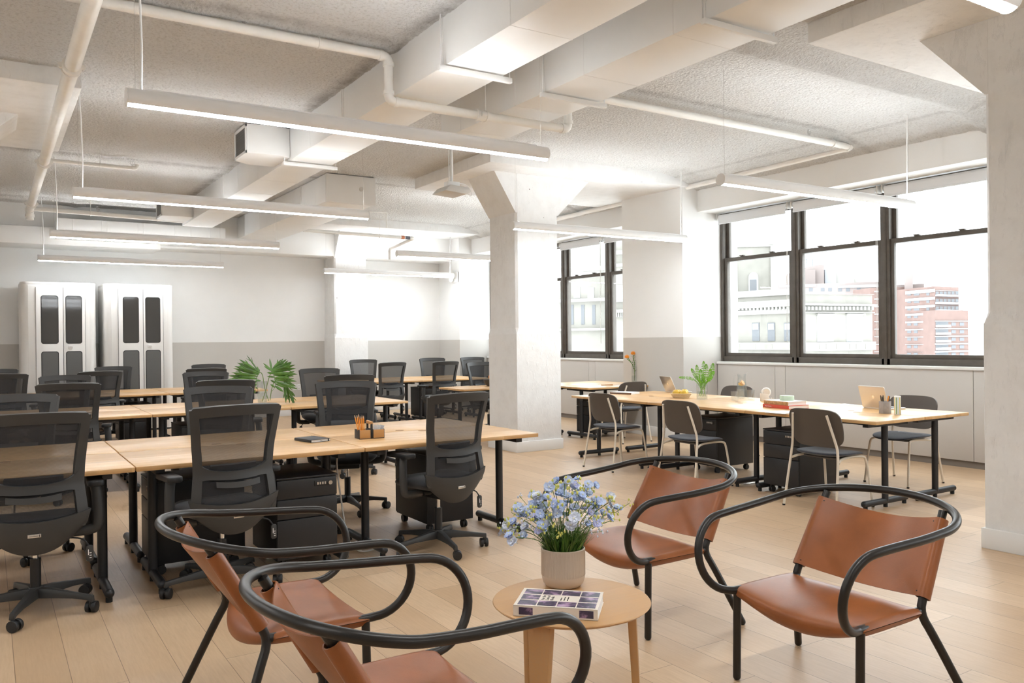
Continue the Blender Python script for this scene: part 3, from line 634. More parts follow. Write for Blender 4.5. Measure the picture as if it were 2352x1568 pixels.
# ------------------------------------------------------------ mesh office chairs
def office_chair():
    r = thing('office_chair', 'x', 'chair', (0, 0, 0), 0, 'black mesh office chairs')
    b = MB().cyl((0, 0, .075), (0, 0, .135), .034, 20)
    tips = []
    for k in range(5):
        a = radians(90+72*k+18); d = Vector((cos(a), sin(a), 0)); s = Vector((-d.y, d.x, 0)); T = d*.315; tips.append(T)
        pts = [(0, .028, .075, .130), (.10, .024, .078, .125), (.22, .018, .078, .108), (.300, .015, .070, .098), (.330, .014, .058, .094)]
        vs = []
        for (q, hw, za, zb) in pts:
            for (o, z) in ((-hw, za), (hw, za), (hw*.7, zb), (-hw*.7, zb)): vs.append(d*q+s*o+Vector((0, 0, z)))
        fs = [(0, 3, 2, 1), (16, 17, 18, 19)]
        for i in range(4):
            for j in range(4): fs.append((i*4+j, i*4+(j+1) % 4, i*4+4+(j+1) % 4, i*4+4+j))
        b.add(vs, fs)
    b.build('star_base', m_plastic, r, bevel=.004)
    cas = None
    for k, T in enumerate(tips):
        if cas is None:
            cas = MB().cyl((-.027, .012, .030), (-.006, .012, .030), .030, 22).cyl((.006, .012, .030), (.027, .012, .030), .030, 22).cyl((-.008, .012, .03), (.008, .012, .03), .012, 10).cyl((0, 0, .035), (0, 0, .075), .010, 10)
            cas.prism(rrect(-.009, .009, -.012, .032, .006), .030, .050); cas = cas.build('caster', m_dkplastic, r, bevel=.003)
            c = cas
        else: c = dup(cas, parent=r)
        c.location = T; c.rotation_euler = (0, 0, radians(40+97*k))
    MB().cyl((0, 0, .13), (0, 0, .285), .026, 20).build('gas_sleeve', m_dkplastic, r)
    MB().cyl((0, 0, .285), (0, 0, .37), .014, 16).build('gas_piston', m_chrome, r)
    MB().prism([(-.09, -.19), (.09, -.19), (.10, .10), (-.10, .10)], .365, .42).prism([(-.16, -.06), (.16, -.06), (.16, .03), (-.16, .03)], .395, .425).build('mechanism', m_dkplastic, r, bevel=.01)
    # seat cushion: rounded slab with a waterfall front
    def seat(u, v):
        a = 2*pi*u; ph = -pi/2+pi*v
        ex = abs(cos(a))**.55*(1 if cos(a) >= 0 else -1); ey = abs(sin(a))**.55*(1 if sin(a) >= 0 else -1)
        rad = cos(ph)**.42 if abs(cos(ph)) > 1e-6 else 0
        x, y = .252*ex*rad, .005+.245*ey*rad; z = .470+.046*sin(ph)
        z -= .035*max(0, (y-.10)/.15)**2 - .012*(x/.25)**2
        return (x, y, z)
    MB().sheet(seat, 36, 14).build('seat', m_seatfab, r, ang=80)
    # backrest: profile along height -> (half width, y)
    def hw(z): return [(.44, .215), (.50, .250), (.56, .247), (.70, .231), (.80, .236), (.95, .252), (1.075, .268)]
    def lerp(T, z):
        for (a, p), (b_, q) in zip(T, T[1:]):
            if z <= b_: return p+(q-p)*max(0, (z-a)/(b_-a))
        return T[-1][1]
    HWT = hw(0); YT = [(.44, -.235), (.55, -.252), (.70, -.230), (.85, -.246), (1.075, -.305)]
    def bp(x, z, off=0):       # back surface, bowed around the sitter
        return Vector((x, lerp(YT, z)+off+.055*(x/.25)**2, z))
    fr = MB()
    for s in (-1, 1):          # side rails
        fr.sheet(lambda u, v, s=s: bp(s*(lerp(HWT, .47+.59*v)-(.052-.008*v)*(1-u if s > 0 else u)), .47+.59*v), 3, 26, .026)
    fr.sheet(lambda u, v: bp((2*u-1)*(lerp(HWT, 1.012+.058*v)-(.018*max(0, v-.55)/.45)), 1.012+.058*v+.012*(1-(2*u-1)**2)), 22, 4, .026)
    def cross(u, v):
        t = 2*u-1; zc = .692+.022*abs(t)**3-.008*(1-t*t); hh = .023+.034*abs(t)**6
        return bp(t*(lerp(HWT, zc)-.02), zc+(2*v-1)*hh, -.010*(1-t*t))
    fr.sheet(cross, 26, 4, .022)
    fr.build('back_frame', m_plastic, r, bevel=0, ang=30)
    def shell(u, v):           # the boat shaped bottom of the back
        t = 2*u-1; zt = .520+.040*t*t; zb = .345+.105*abs(t)**2.2; z = zb+(zt-zb)*v; w_ = .262*(.78+.22*v**.5)
        return Vector((t*w_, -.252+.050*(t*w_/.25)**2+.045*(1-v)**2.5, z))
    MB().sheet(shell, 28, 12, .034).build('back_shell', m_plastic, r, ang=40)
    MB().sheet(lambda u, v: bp((2*u-1)*(lerp(HWT, .47+.575*v)-.012), .47+.575*v, .022-.010*sin(pi*v)), 18, 22).build('back_mesh', m_mesh, r, ang=80)
    MB().sheet(lambda u, v: bp((2*u-1)*.135, .655+.085*v, .030+.012*sin(pi*v)), 12, 6, .016).build('lumbar_pad', m_dkplastic, r)
    MB().sheet(lambda u, v: bp((2*u-1)*.125, .628+.032*v-.010*(1-(2*u-1)**2), -.028), 12, 2, .012).build('lumbar_slider', m_plastic, r)
    lp = MB().box(-.030, .030, -.2545, -.247, .445, .462).build('maker_plate', m_silver, r, bevel=.001)
    MB().box(-.024, .018, -.2555, -.2545, .452, .454).box(.021, .024, -.2555, -.2545, .448, .460).build('plate_mark', m_dkplastic, lp)
    for s in (-1, 1):
        a = MB().tube(smoothpath([(s*.16, -.02, .41), (s*.285, -.02, .41), (s*.305, -.02, .45), (s*.300, -.01, .60), (s*.290, .0, .655)], 2), .019, 12, flat=1.5)
        ao = a.build('armrest', m_plastic, r)
        MB().prism(rrect(s*.290-.042, s*.290+.042, -.10, .15, .03), .655, .688).build('arm_pad', m_dkplastic, ao, bevel=.008)
    lv = MB().tube(smoothpath([(.10, -.10, .40), (.22, -.13, .395), (.25, -.14, .35)], 2), .0045, 8).build('lever', m_dkplastic, r)
    MB().prism(rrect(.236, .272, .265, .352, .014), -.147, -.133, 'xz').build('lever_paddle', m_plastic, lv, bevel=.004)
    mk = MB().box(.246, .250, -.1482, -.147, .30, .33)
    for q in range(3): mk.box(.253, .263, -.1482, -.147, .283+q*.013, .287+q*.013)
    mk.build('paddle_symbols', m_paper, lv)
    return r
OC = office_chair(); ou = []
def chair(mx, my, ang, away, label, dz=0):
    """mx, my: the middle of the back's top edge; away: its back is turned to the viewer"""
    a = radians(ang); rz = a if away else a+pi
    f = Vector((-sin(rz), cos(rz), 0)); h = Vector((mx, my, 0))+f*.30
    o = OC if not ou else dup(OC); ou.append(o); o.location = h; o.rotation_euler = (0, 0, rz); o['label'] = label
    return o
N = 'black mesh office chair '
chair(.19, 4.80, -3, 1, N+'nearest the viewer, cut by the picture edge, back turned')
chair(1.19, 4.68, 8, 1, N+'with its back turned in front of the notebook desk')
chair(2.655, 4.74, 11, 1, N+'with its back turned at the pencil caddy desk')
chair(.18, 6.78, -8, 0, N+'facing the viewer across the near row, at the picture edge')
chair(1.57, 6.84, -18, 0, N+'facing the viewer just behind the notebook chair')
chair(2.66, 6.90, -20, 0, N+'facing the viewer behind the pencil caddy')
chair(.60, 8.30, -10, 1, N+'from behind at the second row, below the first booth')
chair(1.87, 7.90, -14, 1, N+'with its back turned at the second row, left of the vase')
chair(3.20, 8.16, -12, 1, N+'with its back turned at the second row, right of the vase')
chair(.74, 10.50, -6, 0, N+'facing us across the second row, in front of the first booth')
chair(2.24, 10.45, -12, 0, N+'facing us in the second row, left of the big leaves')
chair(3.66, 10.45, -12, 0, N+'facing us in the second row, right of the big leaves')
chair(.15, 11.60, -8, 1, N+'with its back turned at the third row, at the picture edge')
chair(1.22, 11.66, 4, 1, N+'with its back turned at the third row, between the two booths')
chair(2.53, 11.75, -10, 1, N+'from behind at the third row, left of the big leaves')
chair(.13, 14.0, -10, 0, N+'facing the viewer across the third row, at the picture edge')
chair(1.64, 14.0, -7, 0, N+'facing the viewer in front of the second booth panes')
chair(3.05, 14.0, -14, 0, N+'facing the viewer highest of the chairs left of the big leaves')
chair(6.02, 14.72, -14, 0, N+'facing the viewer just in front of the back column')
chair(5.58, 12.30, 7, 1, N+'with its back turned just right of the back column')
chair(7.48, 14.72, -14, 0, N+'facing the viewer in the middle of the far back row')
chair(6.43, 12.05, 7, 1, N+'with its back turned in front of the far windows')
chair(8.36, 14.66, -10, 0, N+'facing the viewer in the far corner by the windows')
chair(6.50, 11.20, 4, 0, N+'facing the viewer behind the fruit bowl, half hidden by the column')
o = chair(6.40, 9.60, 0, 1, N+'side on beside the column, only its dark seat and arm showing'); o.location = (6.62, 9.80, 0); o.rotation_euler = (0, 0, -pi/2+.1)

# ------------------------------------------------------------ umber side chairs (four cream legs)
def side_chair():
    r = thing('side_chair', 'x', 'chair', (0, 0, 0), 0, 'umber side chairs at the long table'); R = .0105
    def seat(u, v):
        a = 2*pi*u; ph = -pi/2+pi*v; e = .62
        ex = abs(cos(a))**e*(1 if cos(a) >= 0 else -1); ey = abs(sin(a))**e*(1 if sin(a) >= 0 else -1); rad = max(0, cos(ph))**.45
        x, y = (.235-.02*ey)*ex*rad, .225*ey*rad
        return (x, y, .452+.020*sin(ph)+.030*(abs(x)/.23)**2*.5-.018*max(0, (y-.05)/.17)**2+.012*max(0, (-y-.08)/.15)**2)
    so = MB().sheet(seat, 36, 12).build('seat', m_felt, r, ang=80)
    MB().prism(rrect(-.17, .17, -.16, .15, .05), .420, .434).build('seat_shell', m_brownplastic, so, bevel=.004)
    for s in (-1, 1):
        MB().tube(smoothpath([(s*.255, -.285, .006), (s*.232, -.222, .40), (s*.222, -.212, .50), (s*.212, -.216, .55), (s*.165, -.272, .79)], 2), R, 12).build('rear_leg', m_cream, r)
        MB().tube(smoothpath([(s*.225, .245, .006), (s*.205, .19, .40), (s*.195, .16, .432), (s*.17, .02, .432), (s*.20, -.14, .428), (s*.232, -.215, .405)], 2), R, 12).build('front_leg', m_cream, r)
        for x, y in ((s*.255, -.286), (s*.225, .246)): MB().cyl((x, y, 0), (x, y, .014), .012, 10).build('glide', m_rubber, r)
    def back(u, v):            # rounded panel mapped from a disc-like square
        a, b = 2*u-1, 2*v-1
        n = (abs(a)**4.4+abs(b)**4.4)**(1/4.4) or 1; k = max(abs(a), abs(b))/n
        x, z = a*k*.256, b*k*.158
        return (x*(1-.05*(b < 0)*abs(b)), -.228-z*.24+.034*(x/.237)**2, .675+z)
    MB().sheet(back, 24, 16, .012).build('backrest', m_brownplastic, r, ang=50)
    return r
SC = side_chair(); su = []
def schair(x, y, rz, label):
    o = SC if not su else dup(SC); su.append(o); o.location = (x, y, 0); o.rotation_euler = (0, 0, rz); o['label'] = label
U = 'umber chair with cream legs '
schair(5.90, 7.08, -pi/2, U+'in front of the far table desk with the flat book')
schair(5.78, 5.76, -pi/2, U+'in front of the apple basket and fern vase')
schair(5.98, 4.40, -pi/2, U+'and dark seat, right behind the leather chairs')
schair(7.49, 4.72, pi/2, U+'and blue seat, on the window side beside the open laptop')
schair(7.52, 7.00, pi/2, U+'on the window side, mostly hidden by the fern vase')
schair(7.49, 8.86, 0, U+'and blue seat, at the sunlit desk by the pier')

# ------------------------------------------------------------ leather lounge chairs
def lounge_chair():
    r = thing('lounge_chair', 'x', 'armchair', (0, 0, 0), 0, 'tan leather armchairs with tube frames'); R = .0165
    right = [(.285, -.215, .372), (.285, -.10, .372), (.287, .10, .372), (.290, .175, .374)]
    loop = []
    for k in range(11):        # the front loop of the arm, leaning outward
        a = radians(-90+176*k/10); loop.append((.290+.085*(k/10)**.8, .185+.150*cos(a), .524+.150*sin(a)))
    arm = [(.385, .08, .681), (.398, -.06, .688), (.402, -.20, .700)]
    arcp = []
    for k in range(13):
        a = radians(5+85*k/12); arcp.append((.400*cos(a), -.21-.300*sin(a), .700+.055*sin(a)))
    half = right+loop+arm+arcp
    left = [(-x, y, z) for x, y, z in half[:-1]][::-1]
    MB().tube(smoothpath(half+left, 1), R, 18).build('frame', m_bronze, r)
    for s in (-1, 1):
        MB().tube([(s*.288, .165, .372), (s*.288, .172, .012)], R, 14).ball((s*.288, .172, .014), R).build('front_leg', m_bronze, r)
        pts = smoothpath([(s*.268, -.405, .728), (s*.286, -.235, .43), (s*.289, -.205, .365), (s*.318, -.245, .28), (s*.395, -.355, .014)], 2)
        MB().tube(pts, R, 14).ball(pts[-1], R).build('rear_leg', m_bronze, r)
    def seat(u, v):            # a soft leather bag round the two side rails
        t = 2*v-1; q = math.copysign(abs(t)**.7, t); e = 1-q*q
        yf, yb = .178+.020*e, -.190-.075*e; top = .3955-.014*e; h = .046+.060*e
        a = 2*pi*u; c, s_ = cos(a), sin(a); ex = math.copysign(abs(c)**.55, c); ey = math.copysign(abs(s_)**(.75-.5*abs(t)**4), s_)
        m = (1-abs(t)**30)**.5 if abs(t) < 1 else 0
        x = .290*q+math.copysign(.020*abs(q)**8, q)
        y = (yf+yb)/2+(yf-yb)/2*ex*(.97+.03*m); z = top-h/2+h/2*ey*max(m, .05)
        return (x, y, z+.006*e*cos(3*a))
    so = MB().sheet(seat, 40, 40).build('seat', m_leather, r, ang=70)
    def post(v):
        a = Vector((.270, -.388, .698)); b = Vector((.287, -.228, .418)); return b+(a-b)*v
    def back(u, v):
        t = 2*u-1; p = post(v); n = Vector((0, .868, .496))
        if abs(t) > .7:
            k = (abs(t)-.7)/.3; a = 2*pi*.80*k; q = p+n*(.0235*cos(a)); return (math.copysign(p.x+.0235*sin(a), t), q.y, q.z)
        q = t/.7; bow = .075*(1-q*q)*(.55+.45*v)
        c = p+n*(.0235-bow); return (p.x*q, c.y, c.z-.004*(1-q*q))
    bo = MB().sheet(back, 60, 12, .0045).build('backrest', m_leather, r, ang=70)
    st = MB(); 
    for s in (-1, 1):
        for k in range(46):
            v0 = .03+.94*k/46
            a = Vector(back(.5+s*.322, v0)); b = Vector(back(.5+s*.322, v0+.011)); st.cyl(a+Vector((0, .0012, .0007)), b+Vector((0, .0012, .0007)), .0009, 5)
    for k in range(60):
        a = Vector(back(.18+.64*k/60, .035)); b = Vector(back(.18+.64*(k+.55)/60, .035)); st.cyl(a+Vector((0, .0012, .0007)), b+Vector((0, .0012, .0007)), .0009, 5)
    st.build('stitching', m_dkthread, bo)
    for s in (-1, 1):
        for v in (.06, .95):
            a = Vector(back(.5+s*.330, v)); MB().ball(a+Vector((0, .001, .0006)), .0055, 10, .6).build('rivet', m_bronze, bo)
    return r
m_dkthread = M('dark_thread', (.10, .035, .015), .8)
LC = lounge_chair()
LOUNGE = [(1.04, 3.235, -pi/2, 'tan leather armchair seen from behind, the farther one on the left'), (1.09, 2.20, -pi/2, 'tan leather armchair nearest the viewer, cut by the lower picture edge'),
          (2.80, 3.235, pi/2, 'tan leather armchair facing us behind the coffee table flowers'), (2.80, 2.11, pi/2, 'tan leather armchair facing us at the lower right, in front of the big column')]
for i, (x, y, rz, lb) in enumerate(LOUNGE):
    o = LC if i == 0 else dup(LC); o.location = (x, y, 0); o.rotation_euler = (0, 0, rz); o['label'] = lb

# ------------------------------------------------------------ coffee table
TX, TY, TZ = 1.845, 2.495, .45
r = thing('coffee_table', 'round oak coffee table between the four leather armchairs', 'table', (TX, TY, 0))
MB().lathe([(.255, TZ-.026), (.288, TZ-.012), (.297, TZ-.004), (.295, TZ-.001), (.290, TZ), (.0005, TZ)], 72).build('tabletop', m_oak, r, ang=40)
for a in (205, 318, 95):
    a = radians(a); d = Vector((cos(a), sin(a), 0)); s = Vector((-d.y, d.x, 0)); lg = MB()
    q = [d*.175, d*.195]
    vs = []
    for z, c0, hw, th in ((0, .245, .026, .013), (TZ-.027, .225, .048, .016)):
        for (o, e) in ((-hw, -th), (hw, -th), (hw, th), (-hw, th)): vs.append(d*(c0+e)+s*o+Vector((0, 0, z)))
    lg.add(vs, [(0, 3, 2, 1), (4, 5, 6, 7)]+[(i, (i+1) % 4, 4+(i+1) % 4, 4+i) for i in range(4)])
    lg.build('leg', m_oak, r, bevel=.004)
MB().lathe([(.19, TZ-.05), (.19, TZ-.027), (.0005, TZ-.027)], 40).build('underframe', m_oak, r)
# ------------------------------------------------------------ things on the desks
TT = .7405
m_green = M('leaf_green', (.062, .150, .016), .38, var=(14, .45)); m_stem = M('stem_green', (.13, .22, .05), .5)
m_fern = M('fern_green', (.16, .42, .02), .45, var=(30, .35))
m_water = glass('water', (.90, .94, .94), .04, .5)
m_apple = M('yellow_apple_skin', (.75, .47, .05), .35, var=(9, .12)); m_orange = M('orange_skin', (.85, .26, .02), .45, bump=(200, .2, .002))
m_pencil = M('orange_pencil_paint', (.85, .30, .02), .35); m_woodtip = M('bare_pencil_wood', (.72, .48, .28), .6)
m_bamboo = planks('bamboo', 0, .02, .4, 0, [(.50, .25, .08), (.56, .29, .10), (.60, .33, .13)], 0, 90, .4, True, .5)
m_wicker = M('pale_wicker', (.72, .55, .33), .7)
def leaf(mb, base, tip, w, droop=0, n=6, side=None, mi=0, fold=.25):
    base, tip = Vector(base), Vector(tip); d = tip-base; L = d.length; dn = d.normalized()
    s = side.normalized() if side else (dn.cross(Vector((0, 0, 1))).normalized() if abs(dn.z) < .95 else Vector((1, 0, 0)))
    up = s.cross(dn)
    def fn(u, v):
        q = v; ww = w*(sin(pi*min(1, q*.93+.07))**.75); t = 2*u-1
        return base+d*q+s*(t*ww)+up*(abs(t)*ww*fold)-Vector((0, 0, droop*q*q))
    mb.sheet(fn, 4, n, mi=mi)
# notebook
r = thing('notebook', 'black notebook with elastic band lying on the near desk', 'notebook', (1.905, 5.585, TT), radians(12))
MB().box(-.072, .072, -.108, .108, .003, .017).build('pages', m_paper, r)
MB().prism(rrect(-.076, .076, -.111, .111, .008), .017, .0195).prism(rrect(-.076, .076, -.111, .111, .008), 0, .003).box(-.078, -.074, -.111, .111, .001, .0185).build('cover', M('notebook_cover', (.025, .025, .027), .55), r, bevel=.001)
MB().box(.055, .061, -.1122, .1122, -.0003, .0203).build('elastic_band', m_rubber, r)
MB().box(-.005, .002, -.125, -.105, .008, .009).build('ribbon', m_rubber, r)
# desk caddy with pencils and cards
CX, CY, CR = 2.29, 5.49, radians(-4)
r = thing('desk_caddy', 'black and bamboo desk caddy with a handle, holding pencils and cards', 'desk organizer', (CX, CY, TT), CR)
for s in (-1, 1):
    b = MB().box(-.006+s*.048-.042, .006+s*.048+.030, -.055, .055, 0, .004)
    x0, x1 = (s*.048-.044, s*.048+.040) if s < 0 else (s*.048-.040, s*.048+.044)
    b = MB().box(x0, x1, -.055, .055, 0, .004).box(x0, x0+.003, -.055, .055, .004, .066).box(x1-.003, x1, -.055, .055, .004, .066)
    b.build('tray', M('caddy_black_%d' % s, (.03, .03, .032), .5), r, bevel=.001)
    MB().box(x0+.003, x1-.003, -.055, -.047, .004, .062).build('front_panel', m_bamboo, r, bevel=.001); MB().box(x0+.003, x1-.003, .047, .055, .004, .062).build('rear_panel', m_bamboo, r, bevel=.001)
MB().box(-.006, .006, -.055, -.035, 0, .112).box(-.006, .006, .035, .055, 0, .112).box(-.006, .006, -.035, .035, .0, .03).build('handle_frame', m_dkplastic, r, bevel=.002)
MB().box(-.0075, .0075, -.055, .055, .100, .122).build('handle', m_bamboo, r, bevel=.003)
def local(x, y, z): c, s = cos(CR), sin(CR); return Vector((CX+c*x-s*y, CY+s*x+c*y, TT+z))
def pencil(a, b, label, group):
    a, b = Vector(a), Vector(b); d = b-a; r = thing('pencil', label, 'pencil', a, 0, group)
    n = d.normalized(); L = d.length
    MB().tube([(0, 0, 0), n*(L-.022)], .0037, 6).build('barrel', m_pencil, r, ang=20)
    t = MB().tube([n*(L-.022), n*(L-.004)], .003, 10, radii=[.0037, .0012]).build('bare_wood', m_woodtip, r)
    MB().tube([n*(L-.005), n*L], .001, 8, radii=[.0012, .0002]).build('lead', m_rubber, r)
for k, (x, y, tx, ty) in enumerate(((-.078, -.02, -.040, .01), (-.068, .005, -.016, .02), (-.060, -.015, -.010, -.01), (-.055, .02, -.006, .03), (-.050, -.03, -.003, -.012), (-.045, .01, .006, .02))):
    pencil(local(x, y, .005), local(x+tx*.75-.004, y+ty, .172-.004*(k % 3)), 'sharpened orange pencil standing in the desk caddy', 'orange pencils in the desk caddy')
for k in range(3):
    a = radians(12+5*k); x = .022+.018*k
    o = MB().box(-.0006, .0006, -.043, .043, 0, .088).build('card', [m_paper, m_ltgrey, m_silver][k] if k < 2 else M('grey_card', (.5, .47, .47), .6)); o.location = local(x+.006, 0, .0045); o.rotation_euler = (0, a, CR)
    tag(o, ['cream card leaning in the caddy nearest its handle', 'light grey card leaning in the middle of the caddy slot', 'grey card leaning outermost in the caddy slot'][k], 'card', 'cards in the desk caddy')
# loose cable under the near desks
tag(MB().tube(smoothpath([(2.02, 5.40, .69), (1.99, 5.36, .60), (2.01, 5.30, .30), (2.03, 5.27, .08), (2.10, 5.22, .008), (2.22, 5.25, .008)], 3), .006, 10).build('power_cable', m_ltgrey), 'grey power cable hanging beside the three-drawer unit under the near desks', 'cable')

def vase(name, label, x, y, R, H, water, group=None, taper=1.0):
    r = thing(name, label, 'vase', (x, y, TT), 0, group)
    MB().lathe([(R*taper*.97, 0), (R*taper, .004), (R, H), (R-.003, H), (R*taper-.003, .012), (.0005, .012)], 36).build('glass', m_clear, r)
    if water: MB().lathe([(R*taper-.0034, .0125), (R-.0036, water), (.0005, water)], 30).build('water', m_water, r)
    return r
S = 9.32/1889.0
# two big cut leaves
VX, VY = 2.615, 9.36
vase('vase', 'tall clear glass vase holding the two big cut leaves', VX, VY, .055, .25, .12, taper=.9)
r = thing('leaf_bouquet', 'two large deeply cut green leaves standing in the glass vase', 'foliage', (VX, VY, TT))
cx = lambda px, py, dep=0: (at_depth(px, py, 9.295+dep)-Vector((VX, VY, TT)))
def big_leaf(stem, rib, lobes):
    mb = MB().tube(smoothpath([cx(*p) for p in stem], 2), .0045, 8); mb.build('stem', m_stem, r)
    lf = MB(); pr = smoothpath([cx(*p) for p in rib], 2); lf.tube(pr, .0035, 8, radii=[.0045-.003*i/(len(pr)-1) for i in range(len(pr))])
    for (t, tp, w_) in lobes:
        i = t*(len(pr)-1); k = min(int(i), len(pr)-2); b = pr[k].lerp(pr[k+1], i-k); e = cx(*tp)
        d = (e-b); sd = d.cross(ray(600, 850)).normalized()
        leaf(lf, b-d*.03, e, w_*1.3, .012, 9, side=sd, fold=.3)
        if d.length > .17: leaf(lf, b+d*.55, e+sd*.03-d*.12, w_*.6, .01, 5, side=sd); leaf(lf, b+d*.5, e-sd*.03-d*.2, w_*.55, .01, 5, side=sd)
    lf.build('leaf_blade', m_green, r, ang=180)
big_leaf([(617, 920, 0), (607, 890, .02), (604, 862, .02), (599, 854, .0), (594, 855, -.02)], [(595, 855, -.02), (588, 868, -.06), (588, 885, -.09), (585, 902, -.10)],
    [(.0, (549, 822, -.02), .012), (.05, (544, 830, .03), .013), (.12, (538, 838, -.05), .014), (.2, (535, 843, .02), .012), (.28, (531, 853, -.08), .013), (.38, (524, 860, -.05), .016), (.5, (522, 868, -.10), .017), (.62, (540, 873, -.13), .013), (.0, (566, 812, .04), .006), (.1, (590, 838, .03), .009), (.02, (596, 845, .05), .006),
     (.45, (600, 872, .02), .009), (.6, (591, 878, -.02), .008), (.7, (592, 890, -.05), .008), (.85, (583, 895, -.10), .010), (1, (584, 897, -.1), .010)])
big_leaf([(603, 920, .02), (612, 890, 0), (618, 866, -.02), (624, 853, -.03)], [(624, 851, -.03), (628, 856, -.05), (632, 872, -.08), (633, 888, -.09), (625, 898, -.09)],
    [(.0, (659, 822, .06), .013), (.02, (646, 823, .02), .011), (.06, (671, 828, .0), .014), (.12, (679, 835, -.05), .014), (.2, (680, 843, -.02), .014), (.28, (684, 857, -.08), .015), (.35, (676, 861, .0), .013), (.45, (666, 866, -.1), .015), (.5, (682, 873, -.08), .012), (.55, (684, 891, -.12), .014), (.62, (660, 888, -.1), .012), (.7, (651, 897, -.1), .012),
     (.02, (619, 820, .02), .009), (.05, (604, 831, .0), .008), (.1, (606, 838, -.02), .008), (.3, (613, 853, -.06), .009), (.42, (613, 862, -.06), .008), (.6, (621, 870, -.1), .008), (.75, (621, 880, -.1), .008)])
big_leaf([(620, 919, -.02), (626, 880, -.03), (640, 868, 0), (652, 872, .02)], [(652, 872, .02), (660, 885, .0), (664, 898, 0), (672, 912, .0)],
    [(.1, (657, 924, -.05), .012), (.3, (666, 925, .03), .009), (.5, (677, 925, 0), .010), (.6, (678, 908, .05), .011), (.8, (674, 926, -.02), .010), (.2, (680, 885, .08), .012)])
# fruit bowl behind the column
BX, BY = 6.36, 10.50
r = thing('bowl', 'dark brown bowl of fruit half hidden by the concrete column', 'bowl', (BX, BY, TT))
MB().lathe([(.085, 0), (.125, .03), (.145, .075), (.147, .105), (.140, .105), (.132, .07), (.10, .03), (.0005, .018)], 40).build('bowl', M('dark_clay', (.05, .043, .036), .5), r)
def fruit(name, label, x, y, z, rr, m, grp=None, sq=.92):
    o = thing(name, label, 'fruit', (x, y, z), 0, grp)
    MB().lathe([(max(.0005, rr*sin(pi*i/14)*(1+.05*sin(pi*i/14))), -rr*sq*cos(pi*i/14)-(.10*rr if i > 12 else 0)*(i-12)) for i in range(15)], 24).build('flesh', m, o)
    MB().tube([(0, 0, rr*.66), (.002, 0, rr*.95)], .0015, 6).build('stalk', m_stem, o)
fruit('orange', 'orange lying in the dark bowl by the column', BX-.03, BY+.0, TT+.135, .045, m_orange); fruit('apple', 'yellow apple next to the orange in the dark bowl', BX+.03, BY-.06, TT+.118, .043, m_apple)
# orange pincushion flowers
FX, FY = 8.18, 9.42
vase('vase', 'slim clear glass vase holding two orange flowers', FX, FY, .040, .27, .13)
r = thing('orange_flowers', 'two spiky orange flowers with leafy stems in the slim vase', 'flowers', (FX, FY, TT))
D2 = at_depth(1455, 880, 1); dd = (Vector((FX, FY, 0))-Vector((0, 0, 0))).dot(Vector((FWD.x, FWD.y, 0)))
c2 = lambda px, py, dep=0: at_depth(px, py, dd+dep)-Vector((FX, FY, TT))
m_pin = M('pincushion_orange', (.90, .36, .03), .6)
for (hx, hy, dp) in ((1454, 812, 0), (1440, 820, -.03)):
    st = smoothpath([c2(1457, 874), c2(1458, 850), c2((hx+1458)/2+1, 832, dp/2), c2(hx, hy+4, dp)], 2); sm = MB().tube(st, .004, 8)
    for k in range(16):
        p = st[int((.25+.7*k/16)*(len(st)-1))]; a = k*2.4; leaf(sm, p, p+Vector((cos(a)*.035, sin(a)*.035, .030)), .008, 0, 4)
    so = sm.build('stem', M('protea_leaf_%d' % hx, (.10, .20, .045), .5), r, ang=180)
    h = c2(hx, hy, dp); fl = MB().ball(h, .018)
    for k in range(90):
        z = 1-1.5*k/90; q = math.sqrt(max(0, 1-z*z)); a = k*2.399; d = Vector((q*cos(a), q*sin(a), z)); fl.tube([h+d*.012, h+d*.036+Vector((0, 0, .004))], .0016, 4)
    fl.build('flower_head', m_pin, so)
# basket with yellow apples
AX, AY = 6.72, 6.93
r = thing('basket', 'low pale wicker basket of yellow apples on the long table', 'basket', (AX, AY, TT))
bk = MB()
for z, q in ((.003, .088), (.014, .096), (.026, .104), (.038, .112), (.05, .120)): bk.tube([(q*cos(2*pi*k/40), q*sin(2*pi*k/40), z) for k in range(40)], .0035 if z < .05 else .0055, 6, closed=True)
for k in range(44):
    a = 2*pi*k/44
    for s in (-1, 1): b = a+s*.18; bk.tube([(.088*cos(a), .088*sin(a), .003), (.104*cos((a+b)/2), .104*sin((a+b)/2), .027), (.120*cos(b), .120*sin(b), .05)], .0022, 5)
bk.lathe([(.088, 0), (.088, .004), (.0005, .004)], 30); bk.build('weave', m_wicker, r)
for k, (x, y, z, lb) in enumerate(((-.055, .02, .058, 'yellow apple at the laptop side of the wicker basket'), (-.005, -.05, .056, 'yellow apple at the front of the wicker basket'), (.052, -.005, .062, 'yellow apple beside the fern vase in the wicker basket'), (.01, .055, .055, 'yellow apple at the back of the wicker basket'))):
    fruit('apple', lb, AX+x, AY+y, TT+z, .042, m_apple, 'apples in the wicker basket', .95)
